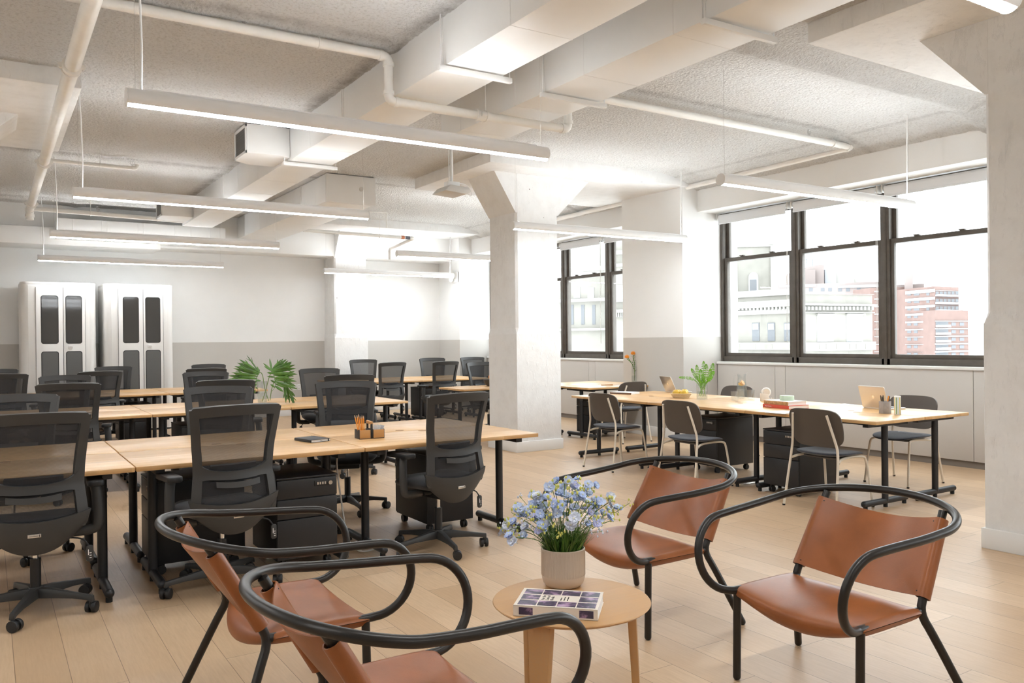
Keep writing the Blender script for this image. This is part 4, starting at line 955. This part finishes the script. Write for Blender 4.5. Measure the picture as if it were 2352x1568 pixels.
# fern vase
EX, EY = 6.70, 6.58
vase('vase', 'clear glass vase stuffed with bright green fern', EX, EY, .060, .185, .09)
r = thing('fern_bunch', 'bright green fern fronds spreading out of the glass vase', 'fern', (EX, EY, TT))
fd = EX*FWD.x+EY*FWD.y
c3 = lambda px, py, dep=0: at_depth(px, py, fd+dep)-Vector((EX, EY, TT))
for k, (tip, mid, wd, dep) in enumerate((((1616, 829), (1617, 870), .026, 0), ((1638, 834), (1632, 868), .028, .03), ((1600, 838), (1604, 872), .024, -.05), ((1560, 866), (1590, 868), .018, -.08), ((1622, 836), (1620, 872), .030, -.06), ((1632, 846), (1628, 874), .022, -.10), ((1609, 848), (1610, 874), .026, .06), ((1588, 846), (1600, 868), .020, .05), ((1640, 852), (1630, 872), .022, .08))):
    st = smoothpath([c3(1613+(k % 5-2)*4, 910, (k % 3-1)*.03), c3(1613+(mid[0]-1613)*.35, 880, dep*.3), c3(*mid, dep*.6), c3(*tip, dep)], 3)
    f = MB().tube(st, .0018, 6); n = len(st)
    for i in range(3, n-1):
        q = i/(n-1)
        if q < .25: continue
        p = st[i]; d = (st[i+1]-st[i-1]).normalized(); vw = ray(1613, 870); sd = d.cross(vw).normalized()
        ww = wd*(1 if q > .55 else .5)*(1.15-abs(q-.7))*min(1, (1.03-q)*5)
        for s in (-1, 1): leaf(f, p, p+sd*s*ww+d*ww*.35, .0052, .002, 3, side=d)
    f.build('frond', m_fern, r, ang=180)
# water jug, glasses
JX, JY = 7.36, 6.60
r = thing('water_jug', 'clear glass water jug with orange slices', 'jug', (JX, JY, TT))
MB().lathe([(.058, 0), (.064, .01), (.060, .08), (.046, .19), (.044, .225), (.048, .265), (.045, .265), (.041, .225), (.043, .19), (.057, .08), (.060, .014), (.0005, .014)], 36).build('glass', m_clear, r)
MB().lathe([(.0593, .0145), (.0563, .08), (.045, .17), (.0005, .17)], 30).build('water', m_water, r)
jr = Vector((RGT.x, RGT.y, 0)).normalized()
MB().tube(smoothpath([jr*-.044+Vector((0, 0, .235)), jr*-.075+Vector((0, 0, .242)), jr*-.088+Vector((0, 0, .22)), jr*-.092+Vector((0, 0, .13))], 3), .006, 10).build('handle', m_clear, r)
MB().sheet(lambda u, v: jr*(.040+.035*v)+Vector((-jr.y, jr.x, 0))*((2*u-1)*.03*(1-v))+Vector((0, 0, .250+.035*v)), 4, 4, .002).build('spout', m_clear, r)
for k in range(3):
    o = MB().cyl((0, 0, -.003), (0, 0, .003), .030, 24).build('orange_slice', M('citrus_flesh_%d' % k, (.95, .50-.05*k, .05), .4)); o.location = (JX-.008+.01*k, JY+.006-.008*k, TT+.145+.009*k); o.rotation_euler = (radians(28+14*k), radians(-14+18*k), 0)
    tag(o, ['lowest orange slice floating in the water jug', 'middle orange slice floating in the water jug', 'topmost orange slice floating in the water jug'][k], 'fruit slice', 'orange slices in the jug')
for k, (x, y, lb) in enumerate(((6.83, 6.22, 'clear drinking glass in front of the water jug'), (7.17, 6.44, 'clear drinking glass just right of the water jug, behind another glass'), (7.14, 6.27, 'clear drinking glass nearest the tape dispenser'))):
    r = thing('drinking_glass', lb, 'glass', (x, y, TT), 0, 'drinking glasses by the jug')
    MB().lathe([(.036, 0), (.037, .006), (.044, .105), (.0415, .105), (.0345, .018), (.0005, .015)], 32).build('tumbler', m_clear, r)
# tape dispenser
r = thing('tape_dispenser', 'beige tape dispenser between the drinking glasses and the books', 'tape dispenser', (7.07, 6.00, TT), radians(-35))
m_beige = M('beige_plastic', (.70, .63, .54), .45)
MB().prism([(-.06, 0), (.065, 0), (.065, .012), (.03, .03), (.02, .075), (-.025, .08), (-.06, .085)], -.022, .022, 'xz').build('body', m_beige, r, bevel=.004)
MB().tube([(.0+.042*cos(2*pi*k/36), 0, .095+.042*sin(2*pi*k/36)) for k in range(36)], .010, 8, closed=True, flat=1).build('tape_roll', m_paper, r)
MB().cyl((0, -.02, .095), (0, .02, .095), .034, 28).build('hub', m_beige, r); MB().prism([(.05, .012), (.075, .03), (.055, .035)], -.018, .018, 'xz').build('cutter', m_silver, r)
# books with a tape roll on top
m_red = M('red_book_cloth', (.62, .085, .05), .6); m_tan = M('tan_book_cloth', (.52, .30, .13), .6, var=(60, .3))
def book(label, x, y, z, w_, d, h, m, rz=0, spine_text=None, group=None):
    r = thing('book', label, 'book', (x, y, z), rz, group)        # spine on the local -x side
    MB().box(.004, w_-.003, -d/2+.004, d/2-.004, .003, h-.003).build('pages', m_paper, r)
    MB().box(0, w_, -d/2, d/2, 0, .003).box(0, w_, -d/2, d/2, h-.003, h).build('cover', m if h > .03 and m is m_red else m_paper, r)
    so = MB().box(-.002, .003, -d/2, d/2, 0, h).build('spine', m, r, bevel=.001)
    if spine_text:
        T = Matrix(((0, 0, -1, -.0026), (-1, 0, 0, d/2-.03), (0, 1, 0, h*.30), (0, 0, 0, 1)))
        text_mesh(spine_text, .016, 'spine_lettering', m_paper, so, T)
    return r
book('red book at the bottom of the small stack on the long table', 6.42, 5.335, TT, .27, .335, .032, m_red, radians(-5), 'Mark Rothko')
b2 = book('tan spined book on top of the red book', 6.435, 5.345, TT+.0325, .24, .32, .036, m_tan, radians(-6))
r = thing('tape_roll', 'pale green tape roll lying on the book stack', 'tape', (6.58, 5.33, TT+.0690)); MB().lathe([(.036, 0), (.066, 0), (.068, .003), (.068, .043), (.066, .046), (.036, .046)], 40).build('roll', M('pale_green', (.52, .62, .47), .55), r)
MB().lathe([(.033, .001), (.0365, .001), (.0365, .045), (.033, .045)], 40).build('core', m_woodtip, r)
book('flat book with brown spine at the far end of the long table', 6.60, 7.86, TT, .22, .30, .022, M('brown_spine', (.16, .09, .06), .6), radians(20))
tag(MB().box(-.09, .09, -.012, .012, 0, .012).build('wooden_ruler', m_bamboo, None, bevel=.002), 'short wooden block lying on the sunlit desk by the window pier', 'ruler').location = (7.72, 9.50, TT)
bpy.data.objects['wooden_ruler'].rotation_euler = (0, 0, radians(-20))
for n, (x, y, rz, lb) in enumerate(((6.10, 4.98, .1, 'thin grey tablet lying behind the nearest umber chair'), (7.22, 5.20, -.3, 'loose sheet of paper near the open laptop'))):
    o = MB().prism(rrect(-.10, .10, -.14, .14, .008), 0, .006 if n == 0 else .0008).build(['tablet', 'paper_sheet'][n], [m_silver, m_paper][n]); o.location = (x, y, TT); o.rotation_euler = (0, 0, rz+pi/2); tag(o, lb, ['tablet', 'paper'][n])
# laptops: hinge along local y, keyboard toward +x, lid leaning back over -x
def laptop(label, x, y, rz, tilt):
    r = thing('laptop', label, 'laptop', (x, y, TT), rz, 'silver laptops')
    MB().prism(rrect(0, .215, -.155, .155, .012), 0, .014).build('base', m_silver, r, bevel=.002)
    k = MB()
    for i in range(6):
        for j in range(14): k.box(.035+i*.0185, .050+i*.0185, -.135+j*.0195, -.119+j*.0195, .014, .0152)
    k.build('keyboard', m_dkplastic, r)
    MB().prism(rrect(.150, .208, -.05, .05, .004), .014, .0146).build('trackpad', m_ltgrey, r)
    a = radians(tilt); T = Matrix(((cos(a), 0, -sin(a), 0), (0, 1, 0, 0), (sin(a), 0, cos(a), .013), (0, 0, 0, 1)))   # local lid: x = thickness, z = up, leaning to -x
    lid = MB(T).prism(rrect(-.155, .155, 0, .212, .012), -.006, 0, 'yz').build('lid', m_silver, r, bevel=.0015)
    MB(T).box(.0002, .0009, -.146, .146, .010, .204).build('screen', m_boothglass, lid)
    lg = MB(T); c = []
    for q in range(28):
        b = 2*pi*q/28; rr = .0165*(1-.10*max(0, cos(b-pi/2))**4-.07*max(0, cos(b+pi/2))**4)
        yy, zz = rr*cos(b), rr*1.05*sin(b)
        if math.hypot(yy-.021, zz-.002) < .011: yy = .021-math.sqrt(max(0, .011**2-(zz-.002)**2))
        c.append((yy, .106+zz))
    lg.prism(c, -.0068, -.006, 'yz'); lg.prism([(.001, .127), (.004, .133), (.008, .136), (.007, .130)], -.0068, -.006, 'yz')
    lg.build('lid_emblem', M('mirror_emblem', (.85, .83, .80), .12, .9) if 'mirror_emblem' not in bpy.data.materials else bpy.data.materials['mirror_emblem'], lid)
    return r
laptop('open silver laptop facing the windows at the near end of the long table', 7.06, 4.695, radians(-10), 16)
laptop('open silver laptop seen edge on at the far end of the long table', 7.30, 7.70, radians(-16), 24)
# pen cup and striped tube
r = thing('pen_cup', 'grey concrete six-sided pen cup beside the laptop', 'pen cup', (6.72, 4.38, TT), .3)
hx = [(.052*cos(pi*k/3), .052*sin(pi*k/3)) for k in range(6)]; hi = [(.044*cos(pi*k/3), .044*sin(pi*k/3)) for k in range(6)]
c = MB(); n = 6
c.add([(x, y, 0) for x, y in hx]+[(x, y, .108) for x, y in hx]+[(x, y, .108) for x, y in hi]+[(x, y, .012) for x, y in hi], [tuple(range(6))[::-1], tuple(range(18, 24))]+[(i+6*j, (i+1) % 6+6*j, (i+1) % 6+6*j+6, i+6*j+6) for j in range(3) for i in range(6)])
c.build('cup', M('grey_concrete', (.36, .33, .31), .75, bump=(60, .3, .004), var=(25, .12)), r, bevel=.0015)
for k, (x, y, tx, ty, m) in enumerate(((-.02, -.012, -.045, .01, m_dkplastic), (-.008, .016, -.006, .03, m_dkplastic), (.012, -.016, .02, -.02, m_dkplastic), (.008, .012, .012, .03, m_dkplastic), (.022, .0, .042, .0, m_pencil))):
    a = Vector((6.72+x, 4.38+y, TT+.0125)); b = a+Vector((tx*.75, ty*.6, .140+.006*(k % 2)))
    pn = thing('pen' if k < 4 else 'highlighter', ['black pen leaning left in the concrete cup', 'black pen standing at the back of the concrete cup', 'black pen leaning forward in the concrete cup', 'black pen in the middle of the concrete cup', 'yellow orange highlighter in the concrete cup'][k], 'pen', a, 0, 'pens in the concrete cup')
    d = b-a; MB().tube([(0, 0, 0), d*.74], .0042 if k < 4 else .0065, 8).build('barrel', m, pn); MB().tube([d*.74, d], .0048 if k < 4 else .0072, 8, radii=[.005, .0035] if k < 4 else [.0075, .005]).build('cap', m, pn)
r = thing('striped_tube', 'tall white tube with yellow, green and blue stripes beside the pen cup', 'tube', (6.695, 4.245, TT))
MB().lathe([(.026, 0), (.028, .002), (.028, .160), (.026, .163), (.0005, .163)], 32).build('tube', m_paper, r)
for q, (cl, a) in enumerate((((.80, .62, .10), 150), ((.18, .36, .14), 185), ((.62, .74, .80), 215), ((.80, .62, .10), 245), ((.30, .42, .36), 275))):
    MB().sheet(lambda u, v: (.0284*cos(radians(a+16*u)), .0284*sin(radians(a+16*u)), .006+.145*v), 4, 1).build('stripe', M('stripe_%d' % q, cl, .5), r)

# ------------------------------------------------------------ coffee table things
r = thing('book', 'cream paperback with dark photographs on its cover, on the coffee table', 'book', (1.742, 2.428, TZ+.001), radians(-44.5))
BL2, BW, BH = .300, .205, .038
MB().box(-BL2/2+.002, BL2/2-.003, -BW/2+.002, BW/2-.003, .0015, BH-.0015).build('pages', m_paper, r)
m_cream2 = M('cream_cover', (.76, .68, .58), .45)
cv = MB().box(-BL2/2, BL2/2, -BW/2, BW/2, BH-.0015, BH).box(-BL2/2, BL2/2, -BW/2, BW/2, 0, .0015).box(-BL2/2, BL2/2, -BW/2, -BW/2+.0015, 0, BH).build('cover', m_cream2, r)
def photo_mat(i):
    m = M('dim_photo_%d' % i, (.05, .04, .07), .4); t = NT(m); tc = t.node('ShaderNodeTexCoord').outputs['Object']
    n = t.noise(22+i*3, t.scaled(tc, (1, 1.6, 1)), 4); g = [(.03, .03, .05), (.06, .045, .09), (.38, .24, .38), (.55, .42, .50)]
    t.link(t.ramp(n, [(.30, g[0]), (.48+.02*(i % 3), g[1]), (.62, g[2]), (.75, g[3])]), t.n['Principled BSDF'].inputs['Base Color']); return m
pm = [photo_mat(i) for i in range(4)]
cw, chh = .066, .054
for i in range(4):
    for j in range(3):
        if i in (1, 2) and j == 1: continue
        x = -BL2/2+.012+i*(cw+.0045); y = -BW/2+.012+j*(chh+.0095)
        MB().box(x, x+cw, y, y+chh, BH, BH+.0004).build('cover_photo', pm[(i*2+j) % 4 if i > 1 else (i+j) % 2], cv)
for x in (-.13, .085): MB().box(x, x+.05, -BW/2-.0004, -BW/2, .006, BH-.006).build('spine_photo', pm[1], cv)
Rz = Matrix.Rotation(pi/2, 4, 'Z')
text_mesh('For the\nLove of\nBooks', .0175, 'title', m_dkplastic, cv, Matrix.Translation((-BL2/2+.012+cw+.0195, -.027, BH+.0002)) @ Rz)
for q, s in enumerate(('STORIES OF', 'LITERARY LIVES', 'AND LIBRARIES')): text_mesh(s, .0062, 'subtitle', m_dkplastic, cv, Matrix.Translation((-BL2/2+.012+2*cw+.016+q*.012, -.024, BH+.0002)) @ Rz)
PX, PY = 1.925, 2.655
r = thing('flower_pot', 'ribbed beige flower pot on the coffee table', 'pot', (PX, PY, TZ+.001))
pot = MB(); prof = [(.058, 0), (.070, .004), (.080, .016), (.0855, .034), (.087, .055), (.087, .149), (.0845, .152), (.080, .149), (.080, .03), (.0005, .02)]
pot.lathe(prof, 60); pot.build('pot', M('beige_stoneware', (.58, .475, .375), .55), r)
rb = MB()
for k in range(110):
    a = 2*pi*k/110; rb.cyl((.0868*cos(a), .0868*sin(a), .046), (.0868*cos(a), .0868*sin(a), .148), .0014, 5)
rb.build('ribs', bpy.data.materials['beige_stoneware'], r)
MB().lathe([(.0795, .118), (.0795, .128), (.0005, .131)], 24).build('soil', M('dark_soil', (.03, .022, .015), .9), r)
# blue delphinium
r = thing('flower_bunch', 'loose bunch of pale blue delphinium flowers in the ribbed pot', 'flowers', (PX, PY, TZ+.15))
rnd = random.Random(11)
def blossom_mesh(seed, s=1.0):
    q = random.Random(seed); mb = MB()
    for ring, (n, R, lift) in enumerate(((5, .0215, .004), (5, .0165, .009))):
        for k in range(n):
            a = 2*pi*(k+.5*ring)/n+q.uniform(-.15, .15); d = Vector((cos(a), sin(a), 0)); sd = Vector((-d.y, d.x, 0)); R2 = R*s*q.uniform(.85, 1.15)
            def fn(u, v, d=d, sd=sd, R2=R2, lift=lift):
                t = 2*u-1; w_ = .0115*s*sin(pi*min(1, .08+.80*v))**.7
                return d*(R2*v)+sd*(t*w_)+Vector((0, 0, lift*s+.012*s*v*v-.010*s*v+.0035*s*t*t+.002*s*sin(9*v+3*t)))
            mb.sheet(fn, 4, 5)
    mb.tube([(0, 0, .004*s), (.004*s, 0, -.012*s), (.010*s, 0, -.020*s)], .002*s, 6, radii=[.003*s, .002*s, .0008*s])
    for k in range(5): a = 2*pi*k/5; mb.ball((.0022*s*cos(a), .0022*s*sin(a), .012*s), .0017*s, 6, mi=1)
    return mb
blues = [M('delphinium_blue_%d' % i, c, .6, var=(60, .18)) for i, c in enumerate(((.50, .60, .86), (.60, .68, .88), (.74, .77, .90), (.54, .55, .80)))]
for m in blues: m.node_tree.nodes['Principled BSDF'].inputs['Subsurface Weight'].default_value = 0
m_centre = M('blossom_centre', (.80, .78, .62), .6); m_bud = M('yellow_green_bud', (.62, .60, .14), .55)
BM = [blossom_mesh(i, .80+.12*(i % 3)).mesh('blossom', [blues[i % 4], m_centre], ang=180, recalc=False) for i in range(6)]
rgt = Vector((RGT.x, RGT.y, 0)).normalized(); fw = Vector((FWD.x, FWD.y, 0)).normalized()
nb = 0
for k in range(34):
    a = 2.399*k; rad = math.sqrt((k+.5)/34); lx = rad*cos(a); ly = rad*sin(a)
    top = rgt*(lx*.255+.0)+fw*(ly*.15)+Vector((0, 0, .250*(1-.72*rad**2)+rnd.uniform(-.03, .03)+.05*max(0, lx)))
    base = rgt*(lx*.045)+fw*(ly*.045)+Vector((0, 0, -.03))
    midp = base.lerp(top, .5)+Vector((0, 0, .035))-rgt*lx*.03
    st = smoothpath([base, midp, top], 3); sm = MB().tube(st, .0016, 6); n = len(st)
    for q in range(11):
        p = st[int((.12+.55*q/11)*(n-1))]; b = rnd.uniform(0, 6.28); d = Vector((cos(b), sin(b), rnd.uniform(.2, 1.1))).normalized()
        leaf(sm, p, p+d*rnd.uniform(.03, .065), .0022, .012, 5)
    so = sm.build('stem', m_stem if k % 3 else m_green, r, ang=180)
    bud = MB()
    for q in range(7):
        p = st[-1-q % 5]+Vector((rnd.uniform(-.02, .02), rnd.uniform(-.02, .02), rnd.uniform(-.01, .025))); bud.ball(p, rnd.uniform(.003, .0055), 8, 1.5); bud.tube([st[-2], p], .0008, 4)
    bud.build('buds', m_bud, so)
    for q in range(3 if k % 8 else 2):
        if nb >= 98: break
        nb += 1; b = bpy.data.objects.new('blossom', BM[rnd.randrange(6)]); COL.objects.link(b); b.parent = so
        i = n-1-int(q*n*.17); p = st[max(0, i)]; o = Vector((rnd.uniform(-1, 1), rnd.uniform(-1, 1), rnd.uniform(-.5, 1)))*.020
        b.location = p+o; out = (rgt*lx*.8+fw*(ly*.5-.55)+Vector((rnd.uniform(-.5, .5), rnd.uniform(-.5, .5), .55+rnd.uniform(-.3, .4)))).normalized()
        b.rotation_euler = out.to_track_quat('Z', 'Y').to_euler()
for k in range(16):          # thin side sprigs with pale buds
    a = 2.399*k+1; lx, ly = cos(a), sin(a)
    top = rgt*(lx*rnd.uniform(.16, .27))+fw*(ly*.15)+Vector((0, 0, rnd.uniform(.07, .19)))
    st = smoothpath([rgt*lx*.05+fw*ly*.05, rgt*lx*.10+fw*ly*.08+Vector((0, 0, .07)), top], 3); sm = MB().tube(st, .0011, 5)
    for q in range(9):
        p = st[len(st)-1-q*2]; e = p+Vector((rnd.uniform(-.016, .016), rnd.uniform(-.016, .016), rnd.uniform(-.012, .014))); sm.tube([p, e], .0006, 4)
    so = sm.build('sprig', m_stem, r); bd = MB()
    for q in range(9):
        p = st[len(st)-1-q]+Vector((rnd.uniform(-.02, .02), rnd.uniform(-.02, .02), rnd.uniform(-.015, .018))); bd.ball(p, rnd.uniform(.0025, .0048), 7, 1.4)
    bd.build('buds', [m_bud, blues[2]][k % 2], so)
gm = MB()
for k in range(420):
    a = rnd.uniform(0, 6.283); q = .07*math.sqrt(rnd.random()); p = Vector((q*cos(a), q*sin(a), -.02)); d = Vector((cos(a)*rnd.uniform(.1, .75), sin(a)*rnd.uniform(.1, .75), 1)).normalized()
    leaf(gm, p, p+d*rnd.uniform(.05, .14), .0024, rnd.uniform(0, .03), 5)
gm.build('foliage', m_green, r, ang=180)
# ------------------------------------------------------------ the city outside, at its own distance
m_stone = M('beige_stone', (.195, .185, .163), .85, var=(.9, .10), obj=False); m_stone2 = M('pale_limestone', (.30, .29, .27), .8, obj=False)
m_brick = M('red_brick', (.15, .098, .085), .9, var=(.4, .10), obj=False); m_greybrick = M('dusty_brick', (.21, .175, .165), .9, obj=False)
m_cwin = M('far_window_glass', (.10, .105, .115), .5, obj=False); m_band = M('white_slab_edge', (.36,.36,.36), .8, obj=False); m_rail = M('balcony_panel', (.28, .29, .31), .7, obj=False)
O = Vector((0, 0, EYE))
def hit(px, py, A, B):          # where the sight line meets the upright plane through A and B
    n = (B-A).cross(Vector((0, 0, 1))); d = ray(px, py); return O+d*((A-O).dot(n)/d.dot(n))
def block(name, parent, mat, corners, z0, z1):
    return MB().prism([(p.x, p.y) for p in corners], z0, z1).build(name, mat, parent)
def plate(name, parent, mat, A, B, px0, px1, py0, py1, proud=.12, sunk=.05):
    a, b = hit(px0, py0, A, B), hit(px1, py1, A, B); n = (B-A).cross(Vector((0, 0, 1))).normalized()
    if n.dot(a-O) > 0: n = -n
    u = Vector((b.x-a.x, b.y-a.y, 0)); mb = MB(); P = [a+n*proud, a+u+n*proud, a+u-n*sunk, a-n*sunk]
    mb.prism([(p.x, p.y) for p in P], min(a.z, b.z), max(a.z, b.z)); return mb.build(name, mat, parent)
def floor_pt(px, d): p = at_depth(px, 772, d); return Vector((p.x, p.y, 0))
r = thing('stone_building', 'beige stone building with dentil cornice and arched tower window beyond the long window', 'building'); 
C, A, B = floor_pt(1825, 90), floor_pt(1650, 99), floor_pt(2004, 95); back = fw*22
block('wall', r, m_stone, [A, C, B, B+back, A+back], -30, 6.1)
for (p, q, x0, x1) in ((A, C, 1652, 1825), (C, B, 1825, 2004)):
    plate('cornice', r, m_stone2, p, q, x0, x1, 697, 703, .7); plate('frieze', r, m_stone2, p, q, x0, x1, 716, 719, .35); plate('balustrade', r, m_stone2, p, q, x0, x1, 787, 803, .5); plate('coping', r, m_stone2, p, q, x0, x1, 673, 676, .25)
    k = x0+6
    while k < x1-4: plate('dentil', r, m_stone2, p, q, k, k+4.2, 704, 712, .5); k += 8.6
for x in (1728, 1763.5, 1801):
    w_ = plate('window', r, m_cwin, A, C, x, x+17, 741, 783, .05); plate('sash_panel', w_, m_rail, A, C, x+2, x+15, 743, 757, .10)
for x in (1694, 1731, 1769, 1808): plate('pierced_panel', r, m_stone, A, C, x-6, x+12, 790, 801, .55)
for x in (1876, 1943.5):
    w_ = plate('blind_panel', r, m_band, C, B, x, x+38, 724, 784, .05); plate('vent', w_, m_rail, C, B, x+1, x+10, 776, 783, .10); plate('lintel', r, m_stone2, C, B, x-2, x+40, 720, 724, .3)
for x in (1873, 1889, 1912, 1943, 1958, 1980): plate('pierced_panel', r, m_stone, C, B, x, x+11, 789, 801, .55)
T0, T1 = floor_pt(1600, 100.5), floor_pt(1776, 99.5)
block('tower', r, m_stone, [T0, T1, T1+back*.7, T0+back*.7], 0, 12.6)
for x0, x1, y0, y1 in ((1600, 1777, 560, 566), (1769, 1778, 566, 676), (1655, 1692, 600, 676)): plate('quoin', r, m_stone2, T0, T1, x0, x1, y0, y1, .2)
aw = MB(); a0 = hit(1729.5, 637, T0, T1); rr = (hit(1740, 637, T0, T1)-a0).length; uu = (T1-T0).normalized(); nn = -fw
pts = [a0+uu*rr*cos(pi*k/12)+Vector((0, 0, rr*1.15*sin(pi*k/12))) for k in range(13)]; zb = hit(1729, 677, T0, T1).z
pts += [Vector((pts[-1].x, pts[-1].y, zb)), Vector((pts[0].x, pts[0].y, zb))]
aw.add([p+nn*.22 for p in pts]+[p-nn*.1 for p in pts], [tuple(range(15)), tuple(range(15, 30))[::-1]]+[(i, (i+1) % 15, 15+(i+1) % 15, 15+i) for i in range(15)])
ao = aw.build('arched_window', m_band, r); plate('pane', ao, m_cwin, T0, T1, 1721.5, 1737, 642, 676, .32)
f0 = hit(1770, 562, T0, T1); MB().lathe([(.45, 0), (.25, .2), (.12, .5), (.32, .75), (.38, 1.0), (.12, 1.4), (.05, 1.9), (.001, 2.0)], 12, f0).build('finial', m_stone2, r)
r = thing('stone_building', 'pale stone building seen through the window beyond the concrete column', 'building')
A, B = floor_pt(1282, 62), floor_pt(1398, 60); block('wall', r, m_stone, [A, B, B+back, A+back], -30, 6.0)
for y0, y1 in ((617, 621), (688, 691), (755, 758)): plate('cornice', r, m_stone2, A, B, 1284, 1396, y0, y1, .5)
for x in (1318, 1350): plate('arched_window', r, m_band, A, B, x, x+15, 660, 684, .05)
for x in (1310, 1335, 1360): plate('window', r, m_cwin, A, B, x, x+8, 700, 745, .03)
A, B = floor_pt(1400, 57), floor_pt(1470, 56); block('tower', r, m_stone, [A, B, B+back, A+back], -30, 9.4)
for y0, y1, o in ((578, 582, .5), (607, 610, .3), (712, 717, .5), (690, 692, .3)): plate('cornice', r, m_stone2, A, B, 1402, 1468, y0, y1, o)
for x in range(1412, 1440, 4): plate('dentil', r, m_stone2, A, B, x, x+2, 718, 728, .4)
aw = plate('arched_window', r, m_band, A, B, 1416, 1440, 655, 690, .1); plate('pane', aw, m_rail, A, B, 1419, 1436, 668, 690, .16)
r = thing('apartment_block', 'red brick apartment block with white floor slabs and balconies, stepped at its far side', 'building')
P1, P2, P3, P4 = floor_pt(2082, 322), floor_pt(2147, 306), floor_pt(2203, 314), floor_pt(2224, 311)
bk = fw*17
block('wall', r, m_brick, [P1, P2, P3, P3+bk, P1+bk], -90, hit(2147, 657, P1, P2).z)
Q2, Q4 = floor_pt(2147.2, 303), P4; block('lower_wing', r, m_brick, [Q2, Q4, Q4+bk, Q2+bk], -90, hit(2180, 712.5, Q2, Q4).z)
L0, L1 = floor_pt(2000, 335), floor_pt(2083, 330); block('recessed_wing', r, m_brick, [L0, L1, L1+bk, L0+bk], -90, hit(2060, 659, L0, L1).z)
block('roof_house', r, m_greybrick, [floor_pt(2040, 338), floor_pt(2124, 330), floor_pt(2124, 344), floor_pt(2040, 349)], 10, 1.43+(770-652)*332/1889)
block('chimney', r, m_greybrick, [floor_pt(2078.5, 328), floor_pt(2098, 326), floor_pt(2098, 336), floor_pt(2078.5, 338)], 10, 1.43+(770-622)*328/1889)
FP = 17.35
for k in range(10):
    y = 667+FP*k
    plate('slab_edge', r, m_band, P1, P2, 2082, 2147, y+2.0, y+3.4, .5)
    if k < 4: plate('slab_edge', r, m_band, P2, P3, 2147, 2203, y, y+1.6, .5)
    else: plate('slab_edge', r, m_band, Q2, Q4, 2147.5, 2224, y, y+1.8, .6)
    plate('slab_edge', r, m_band, L0, L1, 2008, 2066, y+1, y+2.4, .4)
    for x, w_ in ((2084, 9), (2099, 13 if k < 3 else 9), (2128, 7)): plate('window', r, m_cwin, P1, P2, x, x+w_, y+4.2, y+11, .08)
    for x in (2054, 2067): plate('window', r, m_cwin, L0, L1, x, x+7, y+4, y+12, .08)
    if k < 3:
        plate('balcony', r, m_rail, P2, P3, 2148, 2212 if k == 0 else 2202, y+9, y+15, 1.6)
        for q in range(6): plate('balcony_glass', r, m_cwin, P2, P3, 2149+q*9, 2156+q*9, y+2, y+9, .06)
    elif k > 3:
        plate('recess', r, m_cwin, Q2, Q4, 2149, 2178, y+2.5, y+9.5, .06); plate('balcony', r, m_rail, Q2, Q4, 2149, 2178, y+9.5, y+15, 1.2)
        for x in (2185, 2204): plate('window', r, m_cwin, Q2, Q4, x, x+10, y+4, y+11.5, .08)
r = thing('apartment_block', 'long dusty brick apartment wing rising behind the beige stone building', 'building')
bk = fw*34
A, B = floor_pt(1775, 372), floor_pt(2030, 356); block('wall', r, m_greybrick, [A, B, B+bk, A+bk], -90, 1.43+(771-648)*360/1889)
for x0, x1, y0, y1 in ((1790, 1875, 655, 658), (1925, 2030, 656, 658.5)): plate('slab_edge', r, m_band, A, B, x0, x1, y0, y1, .6)
for x in (1858, 1885, 1902, 1925, 1943, 1968, 1992): plate('window', r, m_cwin, A, B, x, x+9, 661, 669, .1)
for x0, x1, yt, m in ((1845, 1874, 618, m_greybrick), (1873, 1894, 607, m_greybrick), (1896, 1922, 617, m_rail), (1921, 1963, 616, m_stone2), (1962, 1999, 633, m_stone2)):
    a, b = floor_pt(x0, 380), floor_pt(x1, 378); block('roof_house', r, m, [a, b, b+bk, a+bk], 10, 1.43+(771-yt)*379/1889)
a = floor_pt(1851, 366)
r = thing('water_tower', 'pale roof water tank on a steel frame above the brick wing', 'water tank', (a.x, a.y, 0)); z0 = 1.43+(771-617)*382/1889
for sx in (-2.2, 2.2):
    for sy in (-2.2, 2.2): MB().cyl((sx, sy, z0+.2), (sx, sy, z0+3.2), .18, 8).build('strut', m_cwin, r)
MB().lathe([(3, z0+3), (3, z0+6.6), (2.6, z0+7), (.001, z0+8.2)], 16).build('tank', m_rail, r)
m_hazy = M('pale_far_concrete', (.40, .41, .42), .9, obj=False)
for k, (x0, x1, yt, d, lb) in enumerate(((2222, 2262, 742, 900, 'pale hazy tower blocks on the horizon behind the brick apartments'), (2240, 2300, 765, 620, 'low white building with small dark windows beside the brick apartments'))):
    r = thing('distant_building', lb, 'building'); a, b = floor_pt(x0, d), floor_pt(x1, d); block('wall', r, m_hazy if not k else m_band, [a, b, b+bk, a+bk], -250, 1.43+(769-yt)*d/1889)
    for i in range(3):
        for j in range(4): plate('window', r, m_rail, a, b, x0+4+i*8, x0+7+i*8, yt+8+j*12, yt+12+j*12, .3)
